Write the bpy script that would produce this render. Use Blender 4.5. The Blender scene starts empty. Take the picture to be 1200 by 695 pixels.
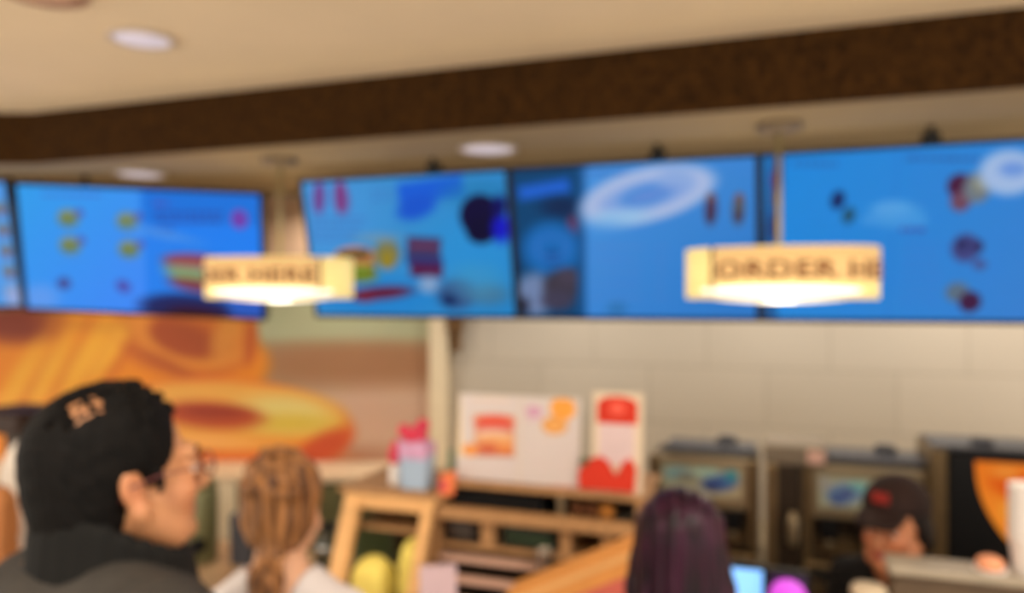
import bpy, math, random
import numpy as np
from mathutils import Vector, Matrix, Euler

random.seed(4)
SC = bpy.context.scene
COL = SC.collection
EYE = 1.93                      # camera height
F = 900.0                       # focal length in pixels of the 1200 px frame
S_, C_ = 0.3306, 0.9438         # the counter runs along U, away from the guest along V
PHI = -math.atan2(S_, C_)
U = Vector((C_, -S_, 0)); V = Vector((S_, C_, 0))

def W(u, v, z): return Vector((u*C_ + v*S_, -u*S_ + v*C_, z))
def UV(px, py, v):              # where the sight line through a picture point meets the vertical plane v
    k = (px-600)/F; Y = v/(S_*k + C_); X = k*Y
    return C_*X - S_*Y, EYE-(py-347.5)*Y/F
def XZ(px, py, Y): return (px-600)/F*Y, EYE-(py-347.5)*Y/F

# ------------------------------------------------------------------ materials
def lin(c):
    return tuple((x/12.92 if x <= .04045 else ((x+.055)/1.055)**2.4) for x in (v/255 for v in c))
def lin_np(a):
    a = np.clip(a/255.0, 0, 1)
    return np.where(a <= .04045, a/12.92, ((a+.055)/1.055)**2.4)
def newmat(name):
    m = bpy.data.materials.new(name); m.use_nodes = True
    nt = m.node_tree; b = nt.nodes['Principled BSDF']
    return m, nt, b
def M(name, rgb, rough=.5, metal=0., var=.08, scale=12., bump=0., bscale=60., emit=0., ecol=None, trans=0., stretch=None, sheen=0.):
    m, nt, b = newmat(name)
    n, l = nt.nodes, nt.links
    tc = n.new('ShaderNodeTexCoord'); src = tc.outputs['Object']
    if stretch:
        mp = n.new('ShaderNodeMapping'); mp.inputs['Scale'].default_value = stretch
        l.new(src, mp.inputs['Vector']); src = mp.outputs['Vector']
    nz = n.new('ShaderNodeTexNoise'); nz.inputs['Scale'].default_value = scale; nz.inputs['Detail'].default_value = 4
    l.new(src, nz.inputs['Vector'])
    r = n.new('ShaderNodeValToRGB'); c = lin(rgb)
    r.color_ramp.elements[0].position = .3; r.color_ramp.elements[1].position = .7
    r.color_ramp.elements[0].color = (*[x*(1-var) for x in c], 1)
    r.color_ramp.elements[1].color = (*[min(1, x*(1+var)) for x in c], 1)
    l.new(nz.outputs['Fac'], r.inputs['Fac']); l.new(r.outputs['Color'], b.inputs['Base Color'])
    b.inputs['Roughness'].default_value = rough; b.inputs['Metallic'].default_value = metal
    if rough > .45: b.inputs['Specular IOR Level'].default_value = .22
    if bump:
        n2 = n.new('ShaderNodeTexNoise'); n2.inputs['Scale'].default_value = bscale; n2.inputs['Detail'].default_value = 3
        l.new(src, n2.inputs['Vector'])
        bp = n.new('ShaderNodeBump'); bp.inputs['Strength'].default_value = bump; bp.inputs['Distance'].default_value = .004
        l.new(n2.outputs['Fac'], bp.inputs['Height']); l.new(bp.outputs['Normal'], b.inputs['Normal'])
    if emit:
        b.inputs['Emission Color'].default_value = (*lin(ecol or rgb), 1); b.inputs['Emission Strength'].default_value = emit
    if trans: b.inputs['Transmission Weight'].default_value = trans
    if sheen: b.inputs['Sheen Weight'].default_value = sheen
    return m
def Mcol(name, rough=.5, emit=0., bump=0., sss=0.):
    """colour read from the mesh's own art attribute; a display emits it, a print only reflects it"""
    m, nt, b = newmat(name); n, l = nt.nodes, nt.links
    a = n.new('ShaderNodeAttribute'); a.attribute_name = 'art'
    nz = n.new('ShaderNodeTexNoise'); nz.inputs['Scale'].default_value = 25
    mx = n.new('ShaderNodeMix'); mx.data_type = 'RGBA'; mx.blend_type = 'MULTIPLY'; mx.inputs['Factor'].default_value = .08
    l.new(a.outputs['Color'], mx.inputs['A']); l.new(nz.outputs['Color'], mx.inputs['B'])
    b.inputs['Roughness'].default_value = rough
    if emit:
        b.inputs['Specular IOR Level'].default_value = .03
        b.inputs['Base Color'].default_value = (.005, .005, .006, 1)
        l.new(mx.outputs['Result'], b.inputs['Emission Color']); b.inputs['Emission Strength'].default_value = emit
    else:
        l.new(mx.outputs['Result'], b.inputs['Base Color'])
    return m

EXPO = 0.0
DOF_ON = True
cream = M('cream_plaster', (238, 220, 192), .9, var=.03, scale=3)
tan_ceiling = M('tan_plaster', (170, 150, 116), .9, var=.04, scale=3)
floor_m = M('floor_tile', (206, 196, 180), .5, var=.1, scale=5)
black_m = M('black_plastic', (13, 13, 15), .45, bump=.1); black_m.node_tree.nodes['Principled BSDF'].inputs['Specular IOR Level'].default_value = .2
darkgrey = M('dark_grey_plastic', (62, 62, 68), .5)
white_m = M('white_plastic', (232, 226, 222), .4, var=.03)
paper_w = M('white_card', (236, 226, 220), .8, var=.03)
wood_l = M('light_wood', (226, 176, 118), .5, var=.12, scale=6, stretch=(1, 1, 8), bump=.1)
wood_t = M('tan_wood', (176, 134, 92), .5, var=.12, scale=6, stretch=(8, 1, 1), bump=.1)
steel = M('warm_steel', (112, 92, 64), .4, .7, var=.15, scale=5, stretch=(1, 1, 6))
steel_l = M('pale_steel', (146, 130, 104), .35, .6, var=.1, scale=5)
steel_d = M('dark_bronze_steel', (50, 38, 26), .45, .5, var=.2)
green_steel = M('olive_steel', (116, 116, 82), .35, .5, var=.15, scale=6)
lamp_glow = M('lamp_diffuser', (170, 160, 165), .5, emit=.62, ecol=(222, 212, 224), var=.01)
lamp_ring = M('lamp_ring', (215, 200, 185), .5)
chrome = M('brushed_chrome', (190, 188, 184), .25, .9)

# ------------------------------------------------------------------ mesh helpers
class MB:
    def __init__(s): s.v = []; s.f = []
    def add(s, vs, fs):
        o = len(s.v); s.v += [tuple(x) for x in vs]; s.f += [tuple(i+o for i in f) for f in fs]; return s
    def box(s, x0, y0, z0, x1, y1, z1, mat=None, bev=0):
        b = min(bev, (x1-x0)/2.01, (y1-y0)/2.01, (z1-z0)/2.01)
        if b <= 0:
            vs = [(x, y, z) for z in (z0, z1) for y in (y0, y1) for x in (x0, x1)]
            fs = [(0,2,3,1), (4,5,7,6), (0,1,5,4), (2,6,7,3), (0,4,6,2), (1,3,7,5)]
        else:
            vs = []; idx = {}
            X = (x0, x1); Y = (y0, y1); Z = (z0, z1)
            for i in (0, 1):
                for j in (0, 1):
                    for k in (0, 1):
                        sx, sy, sz = (1-2*i)*b, (1-2*j)*b, (1-2*k)*b
                        for a, p in enumerate(((X[i], Y[j]+sy, Z[k]+sz), (X[i]+sx, Y[j], Z[k]+sz), (X[i]+sx, Y[j]+sy, Z[k]))):
                            idx[i, j, k, a] = len(vs); vs.append(p)
            g = lambda i, j, k, a: idx[i, j, k, a]
            fs = [(g(0,0,0,0), g(0,0,1,0), g(0,1,1,0), g(0,1,0,0)), (g(1,0,0,0), g(1,1,0,0), g(1,1,1,0), g(1,0,1,0)),
                  (g(0,0,0,1), g(1,0,0,1), g(1,0,1,1), g(0,0,1,1)), (g(0,1,0,1), g(0,1,1,1), g(1,1,1,1), g(1,1,0,1)),
                  (g(0,0,0,2), g(0,1,0,2), g(1,1,0,2), g(1,0,0,2)), (g(0,0,1,2), g(1,0,1,2), g(1,1,1,2), g(0,1,1,2))]
            for i in (0, 1):
                for j in (0, 1):
                    fs.append((g(i,j,0,0), g(i,j,1,0), g(i,j,1,1), g(i,j,0,1)))
                    fs.append((g(i,0,j,0), g(i,1,j,0), g(i,1,j,2), g(i,0,j,2)))
                    fs.append((g(0,i,j,1), g(1,i,j,1), g(1,i,j,2), g(0,i,j,2)))
                    for k in (0, 1): fs.append((g(i,j,k,0), g(i,j,k,1), g(i,j,k,2)))
        if mat is not None: vs = [tuple(mat @ Vector(p)) for p in vs]
        return s.add(vs, fs)
    def prism(s, pts, d0, d1, axis='y'):
        """closed outline (a, b) swept along one axis"""
        n = len(pts); mk = {'y': lambda a, b, d: (a, d, b), 'x': lambda a, b, d: (d, a, b), 'z': lambda a, b, d: (a, b, d)}[axis]
        vs = [mk(a, b, d0) for a, b in pts] + [mk(a, b, d1) for a, b in pts]
        fs = [tuple(range(n))[::-1], tuple(range(n, 2*n))] + [(i, (i+1) % n, n+(i+1) % n, n+i) for i in range(n)]
        return s.add(vs, fs)
    def lathe(s, prof, c=(0, 0, 0), n=32, sx=1, sy=1, cap=True):
        vs = [(c[0]+r*sx*math.cos(2*math.pi*i/n), c[1]+r*sy*math.sin(2*math.pi*i/n), c[2]+z) for r, z in prof for i in range(n)]
        fs = [(j*n+i, j*n+(i+1) % n, (j+1)*n+(i+1) % n, (j+1)*n+i) for j in range(len(prof)-1) for i in range(n)]
        if cap: fs += [tuple(range(n))[::-1], tuple((len(prof)-1)*n+i for i in range(n))]
        return s.add(vs, fs)
    def tube(s, pts, r, n=10):
        pts = [Vector(p) for p in pts]; rs = r if isinstance(r, (list, tuple)) else [r]*len(pts)
        vs = []
        for i, p in enumerate(pts):
            t = (pts[min(i+1, len(pts)-1)]-pts[max(i-1, 0)]).normalized()
            a = t.orthogonal().normalized() if i == 0 else (a - t*a.dot(t)).normalized()
            b = t.cross(a)
            vs += [p+(a*math.cos(2*math.pi*k/n)+b*math.sin(2*math.pi*k/n))*rs[i] for k in range(n)]
        fs = [(j*n+k, j*n+(k+1) % n, (j+1)*n+(k+1) % n, (j+1)*n+k) for j in range(len(pts)-1) for k in range(n)]
        fs += [tuple(range(n))[::-1], tuple((len(pts)-1)*n+k for k in range(n))]
        return s.add(vs, fs)
    def ball(s, c, r, n=20, m=12):
        rx, ry, rz = r if isinstance(r, tuple) else (r, r, r)
        prof = [(max(1e-4, math.sin(math.pi*j/m)), -math.cos(math.pi*j/m)) for j in range(m+1)]
        vs = [(c[0]+rx*q*math.cos(2*math.pi*i/n), c[1]+ry*q*math.sin(2*math.pi*i/n), c[2]+rz*z) for q, z in prof for i in range(n)]
        fs = [(j*n+i, j*n+(i+1) % n, (j+1)*n+(i+1) % n, (j+1)*n+i) for j in range(m) for i in range(n)]
        return s.add(vs, fs)
    def torus(s, c, R, r, n=28, m=12, sz=1):
        vs = [(c[0]+(R+r*math.cos(b))*math.cos(a), c[1]+(R+r*math.cos(b))*math.sin(a), c[2]+r*sz*math.sin(b))
              for a in (2*math.pi*i/n for i in range(n)) for b in (2*math.pi*j/m for j in range(m))]
        fs = [(i*m+j, ((i+1) % n)*m+j, ((i+1) % n)*m+(j+1) % m, i*m+(j+1) % m) for i in range(n) for j in range(m)]
        return s.add(vs, fs)
    def build(s, name, mat, parent=None, smooth=False):
        me = bpy.data.meshes.new(name); me.from_pydata(s.v, [], s.f); me.update()
        import bmesh
        bm = bmesh.new(); bm.from_mesh(me); bmesh.ops.recalc_face_normals(bm, faces=bm.faces); bm.to_mesh(me); bm.free()
        if smooth:
            me.polygons.foreach_set('use_smooth', [len(p.vertices) <= 4 for p in me.polygons])
        me.materials.append(mat)
        o = bpy.data.objects.new(name, me); COL.objects.link(o); o.parent = parent
        return o
def thing(name, label, cat, loc=(0, 0, 0), rot=(0, 0, PHI), group=None):
    o = bpy.data.objects.new(name, None); COL.objects.link(o); o.empty_display_size = .05
    o.location = loc; o.rotation_euler = rot if isinstance(rot, tuple) else (0, 0, rot)
    o['label'] = label; o['category'] = cat
    if group: o['group'] = group
    return o
def tag(o, label, cat, loc=None, rot=None, group=None):
    o['label'] = label; o['category'] = cat
    if group: o['group'] = group
    if loc is not None: o.location = loc
    if rot is not None: o.rotation_euler = rot if isinstance(rot, tuple) else (0, 0, rot)
    return o
def struct(o): o['kind'] = 'structure'; return o
def mesh_np(name, v, f, mat, parent=None, smooth=True, art=None):
    me = bpy.data.meshes.new(name)
    me.vertices.add(len(v)); me.vertices.foreach_set('co', np.asarray(v, np.float32).ravel())
    me.loops.add(f.size); me.loops.foreach_set('vertex_index', f.astype(np.int32).ravel())
    me.polygons.add(len(f)); me.polygons.foreach_set('loop_start', np.arange(0, f.size, 4, dtype=np.int32))
    me.update(calc_edges=True); me.validate()
    if smooth: me.polygons.foreach_set('use_smooth', np.ones(len(me.polygons), bool))
    if art is not None:
        a = me.color_attributes.new('art', 'FLOAT_COLOR', 'POINT')
        a.data.foreach_set('color', np.concatenate([lin_np(art), np.ones((len(v), 1))], 1).astype(np.float32).ravel())
    me.materials.append(mat)
    o = bpy.data.objects.new(name, me); COL.objects.link(o); o.parent = parent
    return o

# ------------------------------------------------------------------ printed and displayed pictures
class Art:
    """a picture as a list of soft shapes, drawn in the picture's own millimetre-like units"""
    def __init__(s, base): s.ops = [('bg', base)]
    def g(s, x0, y0, x1, y1, c0, c1): s.ops.append(('g', x0, y0, x1, y1, c0, c1)); return s        # gradient
    def r(s, x0, y0, x1, y1, c, soft=1.5, rot=0, a=1): s.ops.append(('r', (x0+x1)/2, (y0+y1)/2, abs(x1-x0)/2, abs(y1-y0)/2, c, soft, rot, a)); return s
    def e(s, cx, cy, rx, ry, c, soft=1.5, rot=0, a=1): s.ops.append(('e', cx, cy, rx, ry, c, soft, rot, a)); return s
    def ring(s, cx, cy, rx, ry, w, c, soft=1.5, rot=0, a=1): s.ops.append(('o', cx, cy, rx, ry, c, soft, rot, a, w)); return s
    def text(s, x0, y0, x1, h, c, a=.8, seed=0):                                                    # rows of words too small to read
        rnd = random.Random(seed+int(x0*7+y0)); x = x0
        while x < x1:
            w = rnd.uniform(3, 11); s.r(x, y0, min(x+w, x1), y0+h, c, .7, 0, a); x += w+2.2
        return s
    def sandwich(s, cx, cy, w, h):
        s.e(cx, cy+h*.30, w*.5, h*.22, (150, 96, 60)).r(cx-w*.48, cy+.05*h, cx+w*.48, cy+.2*h, (110, 60, 40))
        s.e(cx, cy+.03*h, w*.53, h*.1, (150, 170, 70)).e(cx, cy-.06*h, w*.5, h*.08, (190, 60, 50)).e(cx, cy-.24*h, w*.5, h*.24, (196, 132, 78))
        return s
    def paint(s, X, Y):
        out = np.zeros(X.shape+(3,))
        for op in s.ops:
            if op[0] == 'bg': out[:] = op[1]; continue
            if op[0] == 'g':
                _, x0, y0, x1, y1, c0, c1 = op
                t = np.clip(((X-x0)*(x1-x0)+(Y-y0)*(y1-y0))/((x1-x0)**2+(y1-y0)**2), 0, 1)[..., None]
                out[:] = np.array(c0)*(1-t)+np.array(c1)*t; continue
            k, cx, cy, rx, ry, c, soft, rot, a = op[:9]
            ca, sa = math.cos(math.radians(rot)), math.sin(math.radians(rot))
            dx, dy = (X-cx)*ca+(Y-cy)*sa, -(X-cx)*sa+(Y-cy)*ca
            if k == 'r': d = np.maximum(np.abs(dx)-rx, np.abs(dy)-ry)
            else:
                q = np.sqrt((dx/rx)**2+(dy/ry)**2)+1e-6; d = (q-1)*min(rx, ry)
                if k == 'o': d = np.abs(d)-op[9]
            m = np.clip(.5-d/soft, 0, 1)[..., None]*a
            out = out*(1-m)+np.array(c)*m
        return out
def art_panel(name, w, h, quad, art, mat, parent, y=0., step=.005, z0=None, x0=None):
    """a flat picture w x h metres in the local xz plane, front towards -y; quad gives the art coordinates of TL, TR, BR, BL"""
    nx, nz = max(2, int(w/step)), max(2, int(h/step))
    a, b = np.meshgrid(np.linspace(0, 1, nx+1), np.linspace(0, 1, nz+1))
    TL, TR, BR, BL = [np.array(q, float) for q in quad]
    P = (TL*(1-a)[..., None]+TR*a[..., None])*(1-b)[..., None]+(BL*(1-a)[..., None]+BR*a[..., None])*b[..., None]
    colr = art.paint(P[..., 0], P[..., 1]).reshape(-1, 3)
    xx = (x0 if x0 is not None else -w/2)+a*w; zz = (z0 if z0 is not None else 0)+(1-b)*h
    v = np.stack([xx, np.full_like(xx, y), zz], -1).reshape(-1, 3)
    i = (np.arange(nz)[:, None]*(nx+1)+np.arange(nx)[None]).ravel()
    f = np.stack([i, i+nx+1, i+nx+2, i+1], 1)
    return mesh_np(name, v, f, mat, parent, False, colr)
DISPLAY = Mcol('display_picture', .25, emit=1.0)
PRINT = Mcol('printed_picture', .55)
BACKLIT = Mcol('backlit_picture', .3, emit=.9)

# ------------------------------------------------------------------ the room
Zc, Zl = EYE+.85, EYE+.62
fl = MB().box(-6, -3, -.1, 6, 7, 0).build('floor', floor_m); struct(fl)
A = Vector((-2.224, 3.575)); Ud = Vector((C_, -S_))
Bp = A+Ud*7.5
ce = MB().box(-6, -3, Zc, 6, 7, Zc+.1).build('ceiling', cream); struct(ce)
lc = MB().prism([(-6, A.y), (A.x, A.y), (Bp.x, Bp.y), (6, 7), (-6, 7)], Zl, Zl+.06, 'z').build('ceiling.001', tan_ceiling); struct(lc)
fm, nt, b = newmat('brown_speckled_band'); n, l = nt.nodes, nt.links
tc = n.new('ShaderNodeTexCoord'); nz = n.new('ShaderNodeTexNoise'); nz.inputs['Scale'].default_value = 45; nz.inputs['Detail'].default_value = 6
rp = n.new('ShaderNodeValToRGB'); rp.color_ramp.elements[0].position = .38; rp.color_ramp.elements[1].position = .66
rp.color_ramp.elements[0].color = (*lin((42, 25, 8)), 1); rp.color_ramp.elements[1].color = (*lin((72, 46, 18)), 1)
l.new(tc.outputs['Object'], nz.inputs['Vector']); l.new(nz.outputs['Fac'], rp.inputs['Fac']); l.new(rp.outputs['Color'], b.inputs['Base Color'])
b.inputs['Roughness'].default_value = .9; b.inputs['Specular IOR Level'].default_value = .1
Nn = Vector((-S_, -C_))*.02
fa = MB().prism([(-6, A.y), (-6, A.y-.02), (A.x-.004, A.y-.02), (Bp.x+Nn.x, Bp.y+Nn.y), (Bp.x, Bp.y), (A.x, A.y)], Zl-.005, Zc, 'z').build('trim_1', fm); struct(fa)

# tiled wall behind the kitchen
tm, nt, b = newmat('beige_wall_tile'); n, l = nt.nodes, nt.links
tc = n.new('ShaderNodeTexCoord'); mp = n.new('ShaderNodeMapping'); mp.inputs['Rotation'].default_value = (math.pi/2, 0, 0)
bk = n.new('ShaderNodeTexBrick'); bk.offset = .5
bk.inputs['Color1'].default_value = (*lin((190, 178, 162)), 1); bk.inputs['Color2'].default_value = (*lin((186, 174, 158)), 1)
bk.inputs['Mortar'].default_value = (*lin((164, 152, 136)), 1)
bk.inputs['Scale'].default_value = 1; bk.inputs['Brick Width'].default_value = .62; bk.inputs['Row Height'].default_value = .31; bk.inputs['Mortar Size'].default_value = .004
l.new(tc.outputs['Object'], mp.inputs['Vector']); l.new(mp.outputs['Vector'], bk.inputs['Vector']); l.new(bk.outputs['Color'], b.inputs['Base Color'])
bp = n.new('ShaderNodeBump'); bp.inputs['Distance'].default_value = .003; bp.inputs['Strength'].default_value = .4; bp.invert = True
l.new(bk.outputs['Fac'], bp.inputs['Height']); l.new(bp.outputs['Normal'], b.inputs['Normal']); b.inputs['Roughness'].default_value = .35
cx, cy = XZ(520, 347, 4.66)[0], 4.66
cu = C_*cx-S_*cy; cv = S_*cx+C_*cy
wb = MB().box(0, 0, 0, 7, .1, Zl+.05).build('wall_back', tm); wb.location = W(cu, cv, 0); wb.rotation_euler = (0, 0, PHI); struct(wb)
wall_m = M('tan_paint', (196, 176, 146), .8, var=.03)
wl = MB().box(-6, cy, 0, cx+.02, cy+.1, Zl+.05).build('wall_left', wall_m); struct(wl)
po = MB().box(-.065, -.05, 0, .045, .02, Zl).build('trim_2', M('cream_post', (226, 208, 178), .5, var=.03)); po.location = (cx-.015, cy-.02, 0); struct(po)
cd = MB().box(.0, -.07, 1.72, .075, 0, Zl).box(.015, -.05, 1.6, .06, 0, 1.72).build('trim_3', M('brown_conduit', (104, 74, 42), .6)); cd.location = W(cu+.05, cv, 0); cd.rotation_euler = (0, 0, PHI); struct(cd)

# the large bakery mural on the wall
mur = Art((192, 146, 122))
mur.g(0, 375, 0, 545, (150, 152, 120), (198, 160, 138))
mur.e(420, 425, 150, 26, (156, 108, 72), 26, 0, .9).e(450, 480, 90, 45, (204, 164, 142), 40, 0, .8).e(330, 540, 160, 14, (140, 82, 54), 22, 0, .7)
mur.r(290, 190, 540, 318, (214, 178, 148), 12).r(290, 320, 540, 400, (168, 168, 134), 14)
mur.e(430, 428, 150, 24, (156, 108, 72), 26, 0, .9)
# twisted golden roll
mur.e(90, 440, 225, 74, (224, 132, 10), 6, -4)
mur.e(215, 395, 88, 48, (202, 106, 18), 6, 8).e(60, 500, 150, 45, (238, 150, 50), 10)
mur.e(20, 380, 50, 22, (130, 44, 6), 18).e(140, 385, 70, 10, (190, 112, 12), 12, 5)
for i, (x, y, r) in enumerate(((20, 450, -60), (55, 440, -62), (95, 425, -58), (125, 415, -55))):
    mur.e(x, y, 58, 12, (236, 178, 52), 14, r, .75); mur.e(x+18, y+4, 55, 5, (196, 98, 14), 8, r, .7)
mur.e(212, 398, 58, 22, (160, 66, 10), 16, 18).ring(225, 392, 62, 34, 6, (222, 140, 46), 8, 10, .8).e(262, 398, 14, 26, (214, 140, 50), 12, 20, .8).e(190, 425, 40, 7, (176, 84, 16), 8, 25)
mur.e(293, 398, 8, 30, (188, 88, 14), 6, 5)
# glazed ring
mur.e(262, 498, 152, 55, (216, 96, 34), 5, 3)
mur.e(258, 488, 142, 42, (228, 150, 50), 8, 2).e(262, 480, 128, 30, (230, 168, 76), 12, 2).e(335, 486, 56, 22, (222, 204, 122), 18, 4)
mur.e(340, 496, 50, 10, (214, 186, 70), 12).e(248, 487, 60, 16, (184, 78, 34), 8, 4).e(250, 483, 42, 8, (150, 50, 22), 7, 3)
mur.e(225, 517, 90, 8, (240, 176, 96), 9, 3).e(258, 540, 120, 9, (226, 120, 50), 9, -2).e(380, 525, 32, 16, (196, 76, 34), 12, -30)
xl, zt = XZ(-60, 375, cy-.03); xr, zb = XZ(512, 547, cy-.03)
ztop = Zl-.02
mo = thing('wall_mural', 'large wall mural of an orange roll and a glazed ring pastry on pinkish tan', 'mural', ((xl+xr)/2, cy-.012, zb), 0)
q_top = 347.5-(ztop-EYE)*F/(cy-.03)
art_panel('print', xr-xl, ztop-zb, ((-60, q_top), (512, q_top), (512, 547), (-60, 547)), mur, PRINT, mo, -.013, .009)
MB().box(-(xr-xl)/2, -.012, 0, (xr-xl)/2, .012, ztop-zb).build('backing_board', paper_w, mo)

# ------------------------------------------------------------------ ceiling fixtures
def downlight(name_xy, z, label, r=.1, watts=18, vis_group=None, spot=True):
    x, y = name_xy
    t = thing('ceiling_light', label, 'ceiling light', (x, y, z), 0, vis_group)
    MB().lathe([(r, 0), (r+.014, -.004), (r+.014, -.010), (r-.004, -.012), (r-.008, -.002)], n=40, cap=False).build('trim_ring', lamp_ring, t, True)
    MB().lathe([(r-.006, -.001), (r-.006, -.007), (.001, -.010)], n=40).build('diffuser', lamp_glow, t, True)
    if spot:
        L = bpy.data.lights.new('bulb', 'AREA'); L.shape = 'DISK'; L.size = 2*r-.02; L.energy = watts; L.color = (1, .92, .80); L.spread = math.radians(150)
        o = bpy.data.objects.new('bulb', L); COL.objects.link(o); o.location = (0, 0, -.014); o.parent = t
    return t
def at_ceiling(px, py, z):
    Y = (z-EYE)*F/(347.5-py); return ((px-600)/F*Y, Y)
downlight(at_ceiling(166, 44, Zc), Zc, 'bright round downlight in the high cream ceiling above the brown band', .093, spot=False)
downlight(at_ceiling(165, 203, Zl), Zl, 'round downlight in the low ceiling above the blue breakfast menu screen', .105, spot=False)
downlight(at_ceiling(572, 173, Zl), Zl, 'round downlight in the low ceiling just above the gap between two screens', .11, spot=False)
for i, u in enumerate((-1.05, -.1, .75, 1.55, 2.3)):
    p = W(u, cv-.27, 0)
    downlight((p.x, p.y), Zl, 'added unseen downlight behind the menu screens brightening the mural', .09, 10, 'wall washing downlights')
for x, y in ((-1.0, 4.36), (-2.35, 4.36)):  # unseen lamps added to brighten the mural wall
    downlight((x, y), Zl, 'added unseen downlight behind the menu screens brightening the mural', .09, 7, 'wall washing downlights')
for i, (x, y) in enumerate(((-2.6, 1.4), (.9, .7), (-.6, .2), (2.2, -.2), (-2.2, -1.2), (1, -1.6))):
    downlight((x, y), Zc, 'round downlight in the high ceiling over the queue', .093, 19, 'downlights over the queue')
p = at_ceiling(50, -12, Zc)
sp = thing('ceiling_speaker', 'round pinkish ceiling speaker cut off by the corner of the high ceiling', 'speaker', (p[0], p[1], Zc), 0)
MB().lathe([(.10, 0), (.113, -.003), (.115, -.012), (.10, -.014)], n=40, cap=False).build('rim', M('pink_beige_rim', (206, 168, 146), .6), sp, True)
MB().lathe([(.101, -.002), (.101, -.008), (.06, -.012), (.001, -.013)], n=40).build('grille', M('pink_beige_grille', (224, 184, 160), .7, bump=.5, bscale=300), sp, True)
MB().ball((.125, -.01, -.006), .008).build('indicator', darkgrey, sp, True)

# ------------------------------------------------------------------ menu screens
def menu_screen(label, loc, rot, w, h, quad, art, bracket=None):
    t = thing('menu_screen', label, 'menu screen', loc, rot)      # base: middle of the top edge
    b = .016
    MB().box(-w/2, 0, -h, w/2, .05, 0, bev=.004).box(-w*.3, .045, -h*.8, w*.3, .075, -h*.2, bev=.006).build('housing', black_m, t)
    f = MB()
    for x0, z0, x1, z1 in ((-w/2, -b, w/2, 0), (-w/2, -h, w/2, -h+b), (-w/2, -h+b, -w/2+b, -b), (w/2-b, -h+b, w/2, -b)):
        f.box(x0, -.008, z0, x1, .001, z1)
    f.build('bezel', black_m, t)
    art_panel('display', w-2*b, h-2*b, quad, art, DISPLAY, t, -.003, .0045, z0=-h+b)
    if bracket is not None:
        m = MB(); m.box(bracket-.03, .0, -.03, bracket+.03, .055, .035, bev=.006)
        m.tube([(bracket, .02, .02), (bracket, .02, .10)], .012)
        m.build('mounting_bracket', black_m, t, False)
    else:
        MB().tube([(-.3, .06, -.12), (-.3, .06, .095)], .014).build('mounting_pole', black_m, t, True)
    return t
TILT = math.atan2(.14, .66)
D, LT, PK = (40, 30, 60), (210, 225, 250), (200, 90, 160)
# A: the screen over the gap
a1 = Art((45, 140, 210)).g(355, 210, 600, 370, (70, 150, 215), (34, 130, 196))
a1.e(385, 260, 60, 50, (70, 150, 222), 50, 0, .6).e(440, 350, 80, 26, (30, 130, 205), 20)
a1.e(372, 228, 7, 15, (110, 70, 140), 6, 8).e(402, 228, 8, 17, (120, 60, 130), 7, -12)
for i, (x, c) in enumerate(((365, (110, 70, 150)), (392, (126, 60, 130)))): a1.ring(x+8, 228, 6, 14, 2, c, 3)
for k in range(4): a1.text(362, 252+k*8, 432-k*4, 3.2, (60, 90, 170), .5, k)
a1.text(440, 218, 470, 4, (60, 110, 190), .6).text(440, 228, 470, 4, (60, 110, 190), .6)
a1.r(472, 208, 548, 232, (20, 92, 214), 6, -7).e(494, 240, 24, 14, (20, 84, 205), 8, -20)
a1.e(560, 290, 60, 40, (40, 145, 215), 40, 0, .7).e(566, 225, 40, 16, (30, 120, 175), 14, 0, .6)
# dark cold drink
a1.e(566, 250, 22, 24, (10, 4, 52), 4, 10).e(568, 268, 17, 16, (8, 4, 46), 4).e(590, 266, 10, 16, (16, 20, 190), 8).e(588, 240, 8, 12, (10, 12, 90), 6)
# sandwich and side, chicken box
a1.sandwich(418, 308, 52, 44).r(398, 292, 436, 302, (80, 66, 40), 5, -4).e(426, 322, 20, 9, (110, 130, 40), 5).e(458, 296, 16, 18, (120, 120, 84), 6).e(458, 302, 8, 12, (150, 130, 40), 4)
a1.e(448, 277, 26, 6, (130, 150, 160), 8, 0, .6)
a1.r(482, 276, 522, 300, (66, 50, 92), 4, 3).r(482, 300, 524, 310, (40, 46, 110), 3, 3).r(486, 308, 524, 324, (84, 26, 70), 4, 3)
a1.r(486, 284, 518, 288, (120, 60, 90), 3, 3)
a1.e(450, 344, 38, 8, (96, 24, 56), 5, -5).e(430, 348, 14, 7, (110, 20, 50), 4)
a1.e(508, 333, 12, 10, (130, 160, 200), 8).e(540, 345, 22, 18, (50, 80, 130), 10).e(532, 352, 9, 8, (16, 40, 90), 5).e(575, 345, 22, 12, (70, 110, 140), 12, 0, .8).e(560, 330, 30, 20, (70, 150, 190), 20, 0, .5)
# B: dark drink picture and large white oval
a2 = Art((52, 134, 212)).g(690, 190, 890, 370, (72, 146, 222), (44, 120, 200))
a2.r(596, 180, 690, 380, (8, 66, 112), 3, -1.5)
a2.r(606, 212, 672, 228, (30, 96, 205), 8, -9).e(662, 240, 26, 12, (14, 40, 80), 12).e(676, 262, 8, 12, (96, 50, 84), 6)
a2.e(648, 290, 38, 32, (24, 104, 180), 14).e(650, 300, 12, 8, (20, 70, 140), 5).ring(648, 288, 20, 13, 3, (40, 110, 190), 4)
a2.e(625, 345, 26, 26, (110, 130, 170), 14).e(660, 335, 24, 20, (62, 56, 70), 10).e(670, 322, 14, 10, (70, 62, 80), 8).e(655, 352, 22, 12, (64, 60, 82), 8).e(612, 358, 6, 10, (40, 40, 60), 6)
a2.r(682, 180, 693, 380, (30, 88, 150), 5, 0, .7)
a2.text(694, 198, 746, 4, (60, 90, 170), .6)
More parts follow.
